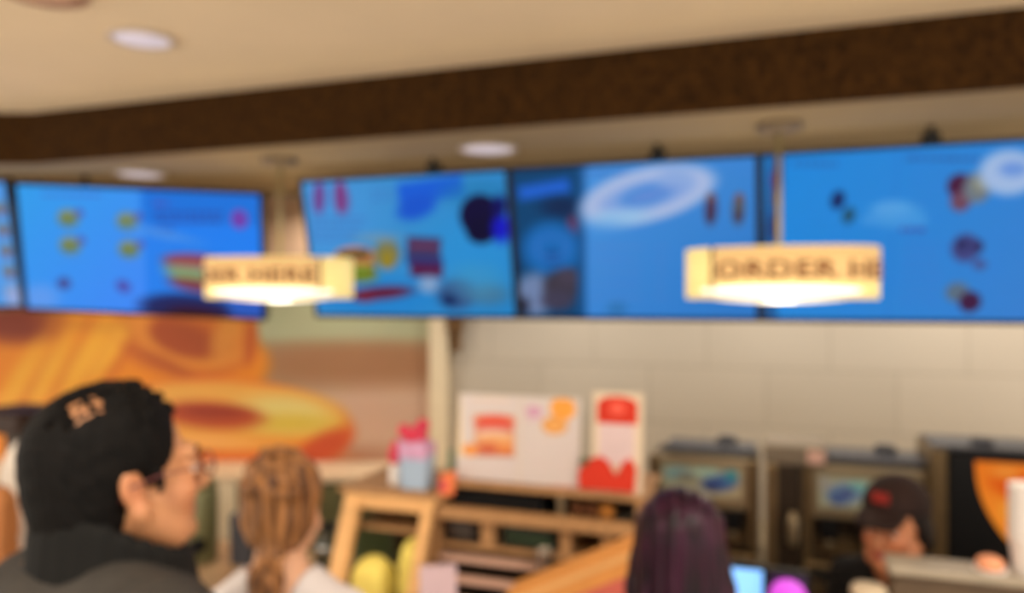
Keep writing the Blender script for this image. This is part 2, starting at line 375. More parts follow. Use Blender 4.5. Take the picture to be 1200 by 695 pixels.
a2.ring(765, 226, 58, 22, 9, (168, 186, 226), 7, -14).ring(765, 226, 46, 14, 3, (110, 150, 220), 5, -14, .6).e(735, 252, 34, 9, (150, 192, 232), 9, -5).e(800, 208, 20, 14, (140, 170, 224), 12).e(768, 226, 30, 7, (100, 140, 214), 8, -14)
a2.e(715, 262, 26, 8, (90, 160, 226), 10, 0, .5)
for x, c in ((841, (74, 52, 78)), (872, (84, 84, 90))):
    a2.e(x, 242, 7, 18, c, 4).e(x, 228, 5, 4, (120, 80, 60), 3).r(x-4, 246, x+4, 256, (60, 40, 66), 3)
for k in range(5):
    a2.text(700, 286+k*15, 762, 3, (96, 126, 200), .45, k); a2.text(780, 286+k*15, 792, 3, (96, 126, 200), .45, k)
a2.e(732, 362, 12, 8, (40, 100, 150), 7, 0, .5)
# C: long drinks menu
a3 = Art((34, 130, 214)).g(900, 190, 1220, 370, (26, 136, 220), (56, 128, 208))
a3.r(896, 176, 918, 380, (30, 90, 150), 3).e(908, 208, 7, 12, (88, 30, 90), 5).e(910, 228, 6, 12, (90, 60, 80), 5).e(908, 262, 8, 16, (40, 50, 100), 6)
a3.text(930, 186, 990, 5, (44, 90, 160), .7).text(1072, 178, 1160, 5, (44, 80, 150), .7)
a3.r(1062, 176, 1064, 372, (40, 110, 200), 2, 0, .5)
a3.e(991, 230, 9, 11, (16, 40, 96), 4, 20).e(1006, 248, 8, 10, (30, 80, 110), 4, 20)
a3.e(1065, 246, 34, 16, (66, 150, 222), 8).e(1060, 240, 22, 9, (80, 158, 226), 6).r(1024, 250, 1104, 258, (66, 150, 222), 5)
a3.text(1072, 262, 1104, 5, (70, 60, 150), .8)
a3.e(1140, 212, 15, 14, (70, 24, 60), 5).e(1142, 230, 12, 12, (110, 70, 92), 5).e(1160, 214, 16, 18, (110, 120, 130), 6).e(1163, 210, 8, 8, (140, 140, 120), 4)
a3.e(1152, 286, 17, 17, (66, 70, 130), 6).e(1148, 282, 7, 8, (44, 46, 96), 4).e(1166, 284, 7, 8, (50, 50, 100), 4).e(1170, 306, 8, 6, (70, 80, 140), 4)
a3.e(1146, 340, 14, 12, (90, 110, 130), 5).e(1162, 352, 13, 13, (64, 28, 66), 4)
a3.e(1195, 196, 34, 26, (160, 186, 226), 10).e(1200, 192, 16, 9, (110, 150, 220), 6)
for k in range(8):
    a3.text(1030-60, 280+k*10, 1050, 2.4, (70, 120, 200), .4, k); a3.text(1075, 280+k*10, 1125, 2.4, (80, 110, 200), .4, k+9)
for k in range(4): a3.text(1082, 196+k*12, 1124, 2.4, (60, 120, 210), .4, k)

def row_screen(label, px0, px1, quad, art, br, vtop=3.134, ztop=EYE+.56, h=.677):
    u0 = UV(px0, 200, vtop)[0]; u1 = UV(px1, 200, vtop)[0]
    ub = UV(br, 200, vtop)[0]-(u0+u1)/2 if br else None
    return menu_screen(label, W((u0+u1)/2, vtop, ztop), (TILT, 0, PHI), u1-u0, h, quad, art, ub)
row_screen('blue menu screen with a black iced drink, sandwich and red meal box', 351, 596, ((351, 210), (595, 200), (605, 371), (371, 371)), a1, 506)
row_screen('blue menu screen with a dark photo strip and a large pale oval ring', 596, 890, ((598, 199), (887, 181), (898, 373), (607, 371)), a2, 770)
row_screen('blue menu screen behind the order sign, listing small dark cups', 890, 1235, ((890, 181), (1236, 158), (1240, 375), (901, 373)), a3, 1092)
# D: breakfast screen, turned the other way
a4 = Art((58, 146, 240)).g(20, 215, 160, 362, (50, 158, 238), (66, 138, 250))
a4.r(165, 205, 312, 380, (40, 130, 240), 3, 2)
a4.r(165, 205, 312, 262, (28, 116, 222), 10, 2).r(200, 262, 312, 300, (34, 128, 242), 10, 2)
for x, y in ((75, 252), (146, 256), (75, 285), (146, 290)):
    a4.e(x, y, 13, 11, (108, 138, 128), 5).e(x-1, y-3, 9, 5, (132, 140, 92), 3).e(x, y+4, 10, 3, (96, 120, 60), 3).e(x+14, y-6, 5, 5, (86, 90, 170), 3)
    a4.text(x-14, y+15, x+16, 2, (90, 140, 225), .5)
a4.e(64, 332, 8, 7, (70, 70, 140), 5).e(136, 336, 9, 7, (80, 76, 170), 5, 30)
a4.text(46, 222, 118, 4, (80, 90, 180), .5).e(34, 350, 22, 16, (110, 160, 240), 14, 0, .7)
a4.text(180, 232, 200, 5, (80, 70, 170), .8)
for k in range(2): a4.text(180, 244+k*9, 262, 5.5, (44, 76, 170), .85, k)
a4.text(180, 264, 204, 4, (44, 76, 170), .7)
a4.ring(282, 254, 7, 8, 3, (120, 60, 170), 3).e(282, 254, 4, 5, (120, 60, 170), 3)
a4.e(190, 272, 40, 5, (90, 150, 230), 6, 14, .7)
a4.e(228, 306, 42, 10, (140, 70, 90), 4, 5).e(226, 318, 40, 6, (110, 150, 140), 3, 8).e(226, 325, 38, 6, (140, 160, 100), 3, 10).e(228, 336, 38, 8, (126, 64, 78), 4, 10).e(226, 311, 36, 3, (170, 110, 80), 2, 5)
a4.e(215, 366, 60, 20, (34, 40, 96), 8, 6).e(222, 372, 36, 10, (56, 20, 40), 6, 6).e(290, 366, 26, 16, (44, 90, 190), 10)
x0, z0 = XZ(16, 212.5, 3.9); x1, z1 = XZ(308, 225, 3.9)
menu_screen('bright blue menu screen with four small round sandwiches, above the roll mural', ((x0+x1)/2, 3.9, (z0+z1)/2), (TILT, math.atan2(z0-z1, x1-x0), 0), math.hypot(x1-x0, z0-z1), .672,
            ((16, 212), (308, 225), (303, 376), (18, 362)), a4)
a5 = Art((70, 150, 235)).g(-260, 210, 12, 362, (50, 140, 230), (90, 160, 235))
for k in range(5):
    a5.e(2, 240+k*26, 7, 8, (110, 130, 140), 4).e(3, 245+k*26, 5, 4, (130, 80, 70), 3).text(-70, 238+k*26, -14, 3, (50, 80, 170), .7, k)
    a5.sandwich(-110, 240+k*26, 24, 18).text(-220, 238+k*26, -140, 3, (50, 80, 170), .7, k)
a5.e(4, 350, 10, 14, (150, 170, 220), 8)
x0, z0 = XZ(12, 210, 3.9)
menu_screen('blue menu screen cut off beside the seam, only a narrow edge showing', (x0-.632, 3.9, z0), (TILT, 0, 0), 1.24, .672, ((-272, 208), (12, 210), (12, 362), (-272, 360)), a5)

# ------------------------------------------------------------------ hanging order signs
SA, SB, SH = .328, .185, .18
phis = np.linspace(-math.pi, math.pi, 2001)
ex, ey = SA*np.sin(phis), -SB*np.cos(phis)
arc = np.concatenate([[0], np.cumsum(np.hypot(np.diff(ex), np.diff(ey)))]); arc -= arc[1000]
def oval(s, off=0.):
    ph = np.interp(s, arc, phis); x, y = SA*math.sin(ph), -SB*math.cos(ph)
    nx, ny = SB*math.sin(ph), -SA*math.cos(ph); q = math.hypot(nx, ny)
    return x+off*nx/q, y+off*ny/q
def band(s0, s1, z0, z1, o0, o1, n=60):
    m = MB(); vs = []
    for i in range(n+1):
        s = s0+(s1-s0)*i/n
        for o, z in ((o0, z0), (o1, z0), (o1, z1), (o0, z1)): vs.append((*oval(s, o), z))
    fs = [(i*4+k, i*4+(k+1) % 4, i*4+4+(k+1) % 4, i*4+4+k) for i in range(n) for k in range(4)] + [(0, 1, 2, 3), (n*4, n*4+3, n*4+2, n*4+1)]
    return m.add(vs, fs)
def text_mesh(body, size, extrude=.002, bold=.0):
    c = bpy.data.curves.new('lettering', 'FONT'); c.body = body; c.size = size; c.extrude = extrude; c.offset = bold; c.align_x = 'LEFT'; c.space_character = 1.1
    o = bpy.data.objects.new('lettering_source', c); COL.objects.link(o)
    dg = bpy.context.evaluated_depsgraph_get(); dg.update()
    me = bpy.data.meshes.new_from_object(o.evaluated_get(dg)); bpy.data.objects.remove(o); bpy.data.curves.remove(c)
    return me
shade_m = M('sign_shade_glow', (240, 214, 140), .6, emit=.62, ecol=(255, 228, 150), var=.02)
tanp_m = M('sign_text_panel', (226, 190, 130), .6, emit=.42, ecol=(250, 205, 140), var=.02)
diff_m = M('sign_lamp_glow', (255, 250, 240), .5, emit=1.2, ecol=(255, 246, 232), var=.01)
seam_m = M('sign_seam', (120, 104, 70), .6)
letter_m = M('sign_letters_brown', (128, 78, 42), .6, emit=.22, ecol=(170, 104, 60))
rod_m = M('tan_rod', (170, 156, 112), .4, .3)
def order_sign(label, u, v, s_text, yaw, seam_s, p0, p1):
    t = thing('order_sign', label, 'sign', W(u, v, Zl), yaw)
    zc = 2.012-Zl; z0, z1 = zc-SH/2, zc+SH/2
    MB().lathe([(.075, 0), (.082, -.008), (.078, -.022), (.03, -.032)], n=36).build('canopy', M('canopy_bronze', (128, 112, 92), .5, .2), t, True)
    MB().tube([(0, 0, -.03), (0, 0, z1-.02)], .009).build('rod', rod_m, t, True)
    MB().box(-SA+.01, -.008, z1-.035, SA-.01, .008, z1-.02).box(-.008, -SB+.01, z1-.035, .008, SB-.01, z1-.02).build('spider_frame', rod_m, t)
    band(arc[0]+1e-4, arc[-1]-1e-4, z0, z1, -.004, 0, 140).build('shade', shade_m, t, True)
    band(p0, p1, z0+.058, z1-.006, .0005, .003, 90).build('text_panel', tanp_m, t, True)
    band(seam_s-.006, seam_s+.006, z0+.02, z1, .0005, .006, 4).build('seam', seam_m, t)
    MB().ball((0, 0, z0+.028), (.315, SB+.02, .042), 48, 16).build('diffuser', diff_m, t, True)
    me = text_mesh('ORDER HERE', .084, .0015, .0022)
    co = np.empty(len(me.vertices)*3, np.float32); me.vertices.foreach_get('co', co); co = co.reshape(-1, 3)
    width = co[:, 0].max(); sx = .715/width
    out = []
    for x, y, z in co: out.append((*oval(s_text+x*sx, .0045+z), zc-.018+y))
    me.vertices.foreach_set('co', np.array(out, np.float32).ravel()); me.update(); me.materials.clear(); me.materials.append(letter_m)
    o = bpy.data.objects.new('lettering', me); COL.objects.link(o); o.parent = t
    L = bpy.data.lights.new('bulb', 'POINT'); L.energy = 3; L.color = (1, .85, .6); L.shadow_soft_size = .05
    lo = bpy.data.objects.new('bulb', L); COL.objects.link(lo); lo.location = (0, 0, z0-.05); lo.parent = t
    return t
u, _ = UV(913, 320, 2.92)
order_sign('glowing oval ORDER HERE sign in front of the small-cups menu screen', u, 2.92, -.212, PHI, -.228, -.228, .53)
u, _ = UV(328, 320, 2.92)
order_sign('glowing oval ORDER HERE sign hanging at the gap between menu screens', u, 2.92, -.520, math.radians(2), .215, -.55, .215)

# ------------------------------------------------------------------ counters
cnt_m = M('counter_laminate', (170, 140, 108), .35, var=.08)
cnt_f = M('counter_front', (118, 84, 56), .5, var=.1)
u0, u1 = -3.4, 2.6
ct = thing('service_counter', 'long tan service counter under the pastry case and tills', 'counter', W(0, 1.68, 0))
MB().prism([(u0, .02), (u1, .02), (u1, .56), (-.25, .56), (-.25, .88), (u0, .88)], .12, .89, 'z').build('body', cnt_f, ct)
MB().prism([(u0-.02, -.02), (u1+.02, -.02), (u1+.02, .58), (-.23, .58), (-.23, .90), (u0-.02, .90)], .89, .93, 'z').build('worktop', cnt_m, ct)
MB().prism([(u0+.02, .08), (u1-.02, .08), (u1-.02, .54), (-.27, .54), (-.27, .85), (u0+.02, .85)], 0, .12, 'z').build('plinth', black_m, ct)
# back counter under the mural
bc = thing('back_counter', 'back counter with pale ledge and olive doors below the mural', 'counter', (-1.9, 4.34, 0), 0)
MB().box(-2.6, -.1, .90, 1.42, .29, .935, bev=.004).build('worktop', M('pale_ledge', (206, 182, 152), .4, var=.05), bc)
MB().box(-2.58, -.06, .1, 1.4, .29, .90).build('carcass', steel_d, bc)
for i in range(9):
    x = -2.56+i*.44
    d = MB().box(x, -.085, .14, x+.43, -.06, .88, bev=.004).build('door', green_steel, bc)
    MB().tube([(x+.05, -.1, .6), (x+.05, -.1, .76)], .006).build('handle', chrome, d, True)
MB().box(.25, -.10, .0, .375, -.086, .90, bev=.004).build('end_panel', M('cream_panel', (224, 208, 180), .5, var=.04), bc)
# machine counter
mc = thing('machine_counter', 'steel counter carrying the drink machines along the tiled wall', 'counter', W(0, 2.95, 0))
MB().box(-.45, 0, .89, 2.6, .66, .93, bev=.006).build('worktop', steel_l, mc)
MB().box(-.43, .03, .1, 2.58, .64, .89).build('body', steel, mc)
for i in range(5): MB().box(-.42+i*.6, .012, .14, -.42+i*.6+.585, .03, .87, bev=.004).build('door', steel, mc)
for x in (-.38, .8, 2.0, 2.5):
    MB().tube([(x, .1, 0), (x, .1, .11)], .02).build('foot', black_m, mc, True); MB().tube([(x, .56, 0), (x, .56, .11)], .02).build('foot', black_m, mc, True)

# ------------------------------------------------------------------ pastry case
CV = 2.09
def cu_(px, v=CV): return UV(px, 500, v)[0]
uL, uM, uR = cu_(405), cu_(512), cu_(752)
pc = thing('pastry_case', 'light wood pastry display case with open compartments on the counter', 'display case', W((uL+uR)/2, CV, .93))
o_ = (uL+uR)/2
L0, M0, R0 = uL-o_, uM-o_, uR-o_
T = 1.318-.93
fr = .17                        # how far the slanted front comes forward at its foot
def stile(mb, x0, x1, z0, z1, th=.03):
    f = lambda z: -fr*(1-(z)/T)
    vs = []
    for z in (z0, z1):
        for x, y in ((x0, 0), (x1, 0), (x1, th), (x0, th)): vs.append((x, f(z)+y, z))
    mb.add(vs, [(0, 3, 2, 1), (4, 5, 6, 7), (0, 1, 5, 4), (1, 2, 6, 5), (2, 3, 7, 6), (3, 0, 4, 7)]); return mb
stile(stile(MB(), L0, L0+.052, 0, T), M0-.045, M0, 0, T).build('stile', wood_l, pc)
MB().box(L0, -.004, T-.042, M0, .03, T, bev=.003).build('front_rail', wood_l, pc)
stile(MB(), L0+.052, M0-.045, 0, .05).build('bottom_rail', wood_l, pc)
MB().box(L0-.03, .0, T, M0+.02, .33, T+.014, bev=.003).build('top_board', wood_t, pc)
MB().prism([(-fr, 0), (0, T), (.33, T), (.33, 0)], M0-.012, M0, 'x').build('divider', wood_t, pc)
MB().box(L0, .30, 0, R0, .32, T, bev=.002).build('back_panel', M('dark_brown_back', (70, 48, 26), .6), pc)
gl = M('greenish_glass', (190, 214, 196), .08, var=.01, trans=.9)
MB().prism([(-fr, .01), (0, T-.01), (.30, T-.01), (.30, .01)], L0-.005, L0-.001, 'x').build('side_glass', gl, pc)
MB().box(L0+.012, .02, .275, M0-.014, .30, .287, bev=.002).build('shelf', wood_t, pc)
# the long open part
dk = 1.355-.93
MB().box(M0, .045, dk, R0, .36, dk+.013, bev=.003).build('top_board', wood_t, pc)
MB().box(M0, .0, 1.268-.93, R0, .04, 1.302-.93, bev=.003).build('front_rail', wood_t, pc)
MB().box(M0, .04, 1.27-.93, R0, .30, 1.28-.93).build('shelf', steel_d, pc)
for px, m_ in ((516, wood_t), (656, steel_l), (748, wood_t)):
    x = cu_(px, 2.13)-o_; MB().box(x-.008, .045, 1.28-.93, x+.008, .3, dk).build('divider', m_, pc)
MB().box(M0+.02, .06, 1.285-.93, R0-.3, .29, 1.335-.93, bev=.004).build('recess_shade', black_m, pc)  # black block stands in for the shade inside the open recess
for px, wd in ((571, .022), (662, .016), (710, .014)):
    x = cu_(px, 2.12)-o_; MB().box(x-wd, .03, 1.19-.93, x+wd, .28, 1.27-.93, bev=.003).build('divider', wood_t, pc)
MB().box(M0, .03, 1.175-.93, R0, .30, 1.19-.93, bev=.003).build('shelf', wood_t, pc)
for k in range(5):              # stepped display slats
    z = 1.165-.045*k-.93; y = .01-.045*k
    m = MB().box(M0+.01, y-.02, z-.016, R0-.30, y+.01, z, bev=.003).build('slat', M('pinkish_slat', (206, 168, 150), .5, var=.08) if k == 0 else bpy.data.materials['pinkish_slat'], pc)
    MB().box(M0+.01, y+.012, z-.044, R0-.30, y+.02, z-.006).build('riser', steel_d, pc)
MB().box(M0+.01, .03, 0, R0, .29, 1.175-.93).build('inner_body', steel_d, pc)
# trays and goods on the case
bx = thing('pastry_tray', 'black tray with brown pastries at the end of the upper compartment', 'tray', W(cu_(692, 2.17), 2.19, 1.2825))
MB().box(-.066, -.06, 0, .066, .07, .006).box(-.066, -.06, .006, .066, -.055, .014).build('pan', black_m, bx)
crust = M('golden_crust', (176, 112, 46), .6, var=.25, scale=30, bump=.3)
crust_d = M('dark_crust', (92, 52, 26), .6, var=.3, scale=30, bump=.3)
for i, (px, mm, wh) in enumerate(((676, crust_d, 'dark brown muffin beside the steel divider in the upper compartment'), (693, crust_d, 'dark brown muffin in the middle of the black tray'), (711, crust, 'golden orange muffin at the tray end near the wood divider'))):
    m = MB().lathe([(.016, 0), (.021, .016), (.025, .022), (.022, .034), (.012, .042), (.001, .044)], n=20).build('muffin', mm, None, True)
    tag(m, wh, 'muffin', W(cu_(px, 2.17), 2.17, 1.289), PHI)
def dark_bin(px0, px1, label, win):
    v = 2.13; a, b = cu_(px0, v), cu_(px1, v)
    t = thing('warming_unit', label, 'warmer', W((a+b)/2, v, 1.1905)); w = (b-a)/2
    MB().box(-w, 0, 0, w, .13, .072, bev=.004).build('housing', black_m, t)
    MB().box(-w+.012, -.004, .012, w-.012, .001, .06, bev=.002).build('window', win, t)
    MB().tube([(-w+.02, -.012, .064), (w-.02, -.012, .064)], .004).build('handle', darkgrey, t, True)
dark_bin(588, 652, 'black warming unit with a painted greenish reflection under the case rail', M('black_glass_painted_reflection', (46, 62, 46), .15, var=.4, scale=20))  # greenish reflection is put into the window colour
dark_bin(519, 560, 'low brown-black warming unit beside the light wood bay', M('brown_black_glass', (52, 40, 34), .2, var=.2))
dark_bin(719, 739, 'small black unit at the far end of the case shelf', M('black_glass', (26, 24, 26), .2))
cp = thing('steel_cup', 'small shiny metal cup in front of the black warming unit', 'cup', W(cu_(637, 2.04), 2.045, 1.167), PHI)
MB().lathe([(.016, 0), (.019, .003), (.023, .055), (.025, .058), (.021, .057), (.015, .01)], n=24).build('bowl', chrome, cp, True)
MB().torus((0, 0, .057), .024, .002, 24, 8).build('rim', chrome, cp, True)
# yellow parcels in the wood bay
ym = M('yellow_paper', (250, 228, 120), .7, var=.12, scale=16, bump=.5, bscale=30)
def crumple(w, d, h, seed, n=9):
    rnd = random.Random(seed); m = MB(); vs = []; g = {}
    for k in range(n+1):
        for j in range(n+1):
            for i in range(n+1):
                if 0 < i < n and 0 < j < n and 0 < k < n: continue
                x, y, z = (i/n-.5), (j/n-.5), k/n
                q = 1-.08*(max(abs(x), abs(y))*2)**3*z
                g[i, j, k] = len(vs)
                vs.append((x*w*q+rnd.uniform(-.004, .004), y*d*q+rnd.uniform(-.004, .004), z*h*(1-.25*(x*x+y*y)*4*.5)+(rnd.uniform(-.005, .005) if k else 0)))
    fs = []
    for a in range(n):
        for b in range(n):
            for c in (0, n):
                fs += [(g[c,a,b], g[c,a+1,b], g[c,a+1,b+1], g[c,a,b+1]), (g[a,c,b], g[a+1,c,b], g[a+1,c,b+1], g[a,c,b+1]), (g[a,b,c], g[a+1,b,c], g[a+1,b+1,c], g[a,b+1,c])]
    return m.add(vs, fs)
def at_shelf(px, v, z): return W(UV(px, 500, v)[0], v, z)
tag(crumple(.070, .10, .262, 3).build('yellow_parcel', ym, None, True), 'tall yellow paper parcel against the right post of the wooden bay', 'parcel', at_shelf(486, 2.12, .9305), PHI)
tag(crumple(.110, .1, .21, 5).build('yellow_parcel', ym, None, True), 'lower yellow paper parcel by the left post of the wooden bay', 'parcel', at_shelf(438, 2.07, .9305), PHI)
crois = MB()
pts = [(-.06+.12*i/12, .02*math.cos(math.pi*(i/12-.5))-.01, .02) for i in range(13)]
crois.tube(pts, [.006+.016*math.sin(math.pi*i/12)*(1+.12*(-1)**i) for i in range(13)], 14)
tag(crois.build('croissant', crust_d, None, True), 'brown croissant on the inner shelf of the wooden bay', 'pastry', at_shelf(452, 2.20, 1.2215), PHI)
# lilac paper, orange box
lil = MB().prism([(-.05, 0), (-.03, .006), (.045, .17), (.0655, .262), (.048, .262), (.025, .17), (-.055, .012)], -.05, .05, 'x').build('paper_sheet', M('lilac_paper', (208, 184, 194), .8, var=.05), None)
tag(lil, 'lilac paper sheet leaning over the slats beside the yellow parcels', 'paper', W(cu_(520, 1.9), 1.87, .9305), PHI+.5)
ov = 1.80
ob = thing('cardboard_box', 'slanting orange and coral cardboard display beside the dark-haired woman', 'box', W(UV(672, 600, ov)[0], ov, .9305), PHI)
o0 = UV(672, 600, ov)[0]
def oc(px, py): a_, b_ = UV(px, py, ov); return (a_-o0, b_-.9305)
orange = M('orange_card', (214, 148, 80), .7, var=.12, scale=8); coral = M('coral_card', (206, 108, 94), .7, var=.06)
(xa, za), (xb, zb_) = oc(594, 694), oc(748, 632)
MB().prism([(xa, 0), (xb, 0), (xb, zb_-.075), (xa, za-.075)], .0, .08, 'y').build('body', coral, ob)
MB().prism([(xa, za-.075), (xb, zb_-.075), (xb, zb_), (xa, za)], -.003, .083, 'y').build('lid', orange, ob)
MB().prism([(xa, za-.036), (xb, zb_-.036), (xb, zb_-.022), (xa, za-.022)], -.005, -.003, 'y').build('stripe', M('pale_orange_card', (220, 172, 112), .7), ob)

# posters and displays standing on the case
def easel_back(t, h, w=.06):
    MB().prism([(.006, .0), (.008, h*.7), (.09, .0)], -w/2, w/2, 'x').build('easel_back', paper_w, t)
v = 2.17
uA, zA = UV(537, 572, v); uB, _ = UV(680, 572, v); uB2, zT = UV(606, 464, v)
z0 = 1.3715; h = UV(610, 465, v)[1]-z0; w = uB-uA
ps = thing('counter_poster', 'wide white promotional board with sandwich picture and two orange rounds', 'poster', W((uA+uB)/2-.006, v, z0), (math.radians(-5), 0, PHI))
Lp = Art((214, 202, 200)).g(540, 462, 680, 580, (216, 208, 208), (206, 194, 192))
Lp.r(536, 466, 542, 545, (246, 222, 180), 3).r(556, 470, 600, 473, (225, 205, 190), 2).text(550, 476, 606, 3, (222, 200, 205), .8)
Lp.r(558, 492, 605, 544, (214, 150, 110), 4, 1).e(582, 500, 23, 9, (222, 84, 60), 4).r(560, 506, 604, 512, (208, 96, 92), 3).e(580, 516, 20, 6, (226, 190, 170), 3).e(583, 524, 21, 7, (232, 168, 110), 3).e(574, 534, 14, 6, (204, 90, 50), 3).e(594, 536, 10, 7, (222, 130, 60), 3).r(560, 541, 604, 545, (190, 110, 90), 2)
Lp.e(552, 537, 9, 8, (236, 150, 66), 4)
Lp.ring(629, 487, 7, 6, 2, (206, 150, 186), 2).e(629, 487, 3, 3, (196, 130, 180), 2).text(620, 497, 640, 2, (210, 160, 190), .7)
Lp.e(662, 482, 14, 15, (240, 148, 40), 4).ring(662, 482, 8, 8, 3, (246, 170, 70), 3).e(652, 504, 14, 11, (222, 146, 62), 4).ring(652, 504, 7, 5, 2, (236, 176, 100), 3)
for k in range(5): Lp.text(620, 522+k*9, 668, 2.2, (214, 196, 196), .7, k)
for k in range(3): Lp.text(550, 552+k*8, 604, 2.2, (214, 196, 200), .7, k)
Lp.text(636, 580, 672, 3, (226, 110, 96), .8)
MB().box(-w/2, 0, 0, w/2, .006, h, bev=.001).build('board', paper_w, ps)
art_panel('print', w-.004, h-.004, ((541, 465), (681, 470), (675, 583), (535, 573)), Lp, PRINT, ps, -.0015, .0025, z0=.002)
MB().box(.008, -.004, 0, .011, -.001, h).build('fold', M('cream_fold', (222, 206, 190), .8), ps)
easel_back(ps, h)
# strawberry standee
v = 2.16
uA = UV(693, 500, v)[0]; uB = UV(752, 500, v)[0]; h = UV(722, 461, v)[1]-z0
st = thing('drink_standee', 'tall red and white cardboard standee at the end of the case top', 'standee', W((uA+uB)/2, v, z0), (math.radians(-4), 0, PHI)); w = uB-uA
MB().box(-w/2, 0, 0, w/2, .006, h, bev=.001).build('board', M('cream_board', (222, 204, 180), .8, var=.03), st)
red = M('red_card', (206, 54, 34), .6, var=.05); redl = M('light_red_card', (236, 96, 78), .6)
hd = [(-w*.40, h*.69), (w*.40, h*.69), (w*.40, h*.88)] + [(w*.40*math.cos(a), h*.88+h*.085*math.sin(a)) for a in np.linspace(0, math.pi, 14)[1:-1]] + [(-w*.40, h*.88)]
MB().prism(hd, -.004, 0, 'y').build('header', red, st)
MB().ball((0, -.004, h*.84), (w*.16, .003, h*.07)).build('emblem', redl, st, True)
MB().box(-w*.36, -.003, h*.28, w*.34, 0, h*.685).build('cup_print', M('pinkish_white_card', (214, 192, 194), .8), st)
MB().prism([(-w*.74, .005), (w*.36, .005), (w*.40, h*.26), (w*.26, h*.36), (w*.14, h*.31), (w*.0, h*.17), (-w*.16, h*.31), (-w*.34, h*.36), (-w*.62, h*.30), (-w*.76, h*.18)], -.010, -.004, 'y').build('strawberry_cutout', red, st)
MB().prism([(-w*.76, h*.27), (-w*.66, h*.34), (-w*.52, h*.31), (-w*.6, h*.25)], -.013, -.010, 'y').build('leaf', M('dark_leaf', (70, 80, 50), .7), st)
easel_back(st, h, .04)
# blue pail with red-pink wrapped sweets
v = 2.17; z1_ = 1.3325
def onc(px, vv=v, z=z1_): return W(UV(px, 500, vv)[0], vv, z)
pl = thing('gift_bag', 'pale blue bag of pink and red tissue beside the white poster', 'gift bag', onc(489), PHI)
MB().prism([(-.042, 0), (.042, 0), (.048, .125), (-.048, .125)], -.03, .03, 'y').build('bag', M('pale_blue_paper', (166, 188, 214), .7, var=.06), pl)
MB().prism([(-.046, .095), (.046, .095), (.05, .135), (.02, .150), (-.02, .142), (-.05, .150)], -.034, .034, 'y').build('tissue', M('lilac_tissue', (206, 160, 196), .8, var=.15, scale=25), pl)
rp_ = M('red_pink_paper', (214, 66, 92), .7, var=.3, scale=40)
m = MB()
for (x, z, r) in ((-.045, .175, .022), (-.02, .160, .022), (.012, .165, .024), (.02, .195, .022), (.0, .182, .018)): m.ball((x, 0, z), (r, .02, r), 12, 8)
m.build('ribbon_bow', rp_, pl, True)
rb = thing('sweet_jar', 'red and white twisted sweet figure at the left of the blue bag', 'ornament', onc(463), PHI)
MB().lathe([(.016, 0), (.02, .01), (.018, .05), (.012, .07)], n=18).build('stand', white_m, rb, True)
MB().ball((0, 0, .095), (.022, .02, .032)).ball((.004, 0, .13), (.014, .014, .014)).build('wrapper', rp_, rb, True)
ox = thing('snack_box', 'small orange and red box tucked against the white poster', 'box', onc(524, 2.13), PHI+.2)
MB().prism([(-.022, 0), (.022, 0), (.026, .07), (-.018, .06)], -.015, .015, 'y').build('carton', M('orange_carton', (238, 132, 84), .6), ox)
MB().box(-.02, -.017, .012, .0, -.015, .045).build('print', M('crimson_print', (206, 70, 90), .6), ox)
gb = MB().lathe([(.010, 0), (.012, .06), (.007, .09), (.011, .10), (.009, .112), (.001, .114)], n=14).build('green_bottle', M('muted_green', (122, 150, 122), .5), None, True)
tag(gb, 'thin greenish bottle standing behind the small orange box', 'bottle', onc(529, 2.235), PHI)

# appliances left of the case
ur = thing('coffee_urn', 'olive metal coffee urn with a black tap beside the man in black', 'coffee urn', W(*[UV(237, 600, 2.36)[0], 2.36], .93), PHI)
MB().lathe([(.052, 0), (.056, .01), (.058, .26), (.052, .285)], n=32).build('body', green_steel, ur, True)
MB().lathe([(.054, .285), (.05, .30), (.03, .318), (.01, .326), (.012, .336), (.001, .34)], n=32).build('lid', green_steel, ur, True)
MB().box(.0, -.075, .05, .05, -.03, .10, bev=.008).tube([(.028, -.07, .06), (.028, -.08, .02)], .008).build('tap', black_m, ur)
MB().ball((-.012, -.058, .12), (.016, .006, .014)).build('highlight_ball', chrome, ur, True)  # bright ball stands in for a highlight on the metal
bn = MB().prism([(-.045, 0), (.042, 0), (.05, .16), (.03, .175), (-.04, .19), (-.052, .17)], -.04, .04, 'y').build('straw_caddy', darkgrey, None)
tag(bn, 'dark grey straw caddy between the urn and the woman with the ponytail', 'caddy', W(UV(290, 600, 2.4)[0], 2.4, .93), PHI)
pot = thing('coffee_pot', 'small dark coffee pot with silver band under the greenish glass', 'coffee pot', W(UV(385, 600, 2.44)[0], 2.44, .93), PHI)
MB().lathe([(.04, 0), (.05, .02), (.052, .09), (.04, .13), (.03, .15)], n=28).build('carafe', M('dark_olive_glass', (58, 54, 38), .15), pot, True)
MB().lathe([(.0525, .075), (.054, .08), (.054, .09), (.0525, .095)], n=28, cap=False).build('silver_band', chrome, pot, True)
MB().lathe([(.031, .15), (.033, .16), (.001, .175)], n=24).build('lid', black_m, pot, True)
MB().tube([(.05, 0, .11), (.085, 0, .11), (.085, 0, .05), (.05, 0, .035)], .006).build('handle', black_m, pot, True)
br = thing('coffee_brewer', 'dark coffee brewer partly hidden behind the bald-spotted man', 'coffee brewer', W(UV(6, 600, 2.3)[0], 2.3, .93), PHI)
MB().box(-.14, .1, 0, .14, .2, .50, bev=.01).box(-.14, -.06, 0, .14, .11, .05, bev=.008).build('body', steel_d, br)
MB().box(-.15, -.06, .44, .15, .2, .53, bev=.012).build('top_housing', M('dark_brown_plastic', (48, 30, 20), .5), br)
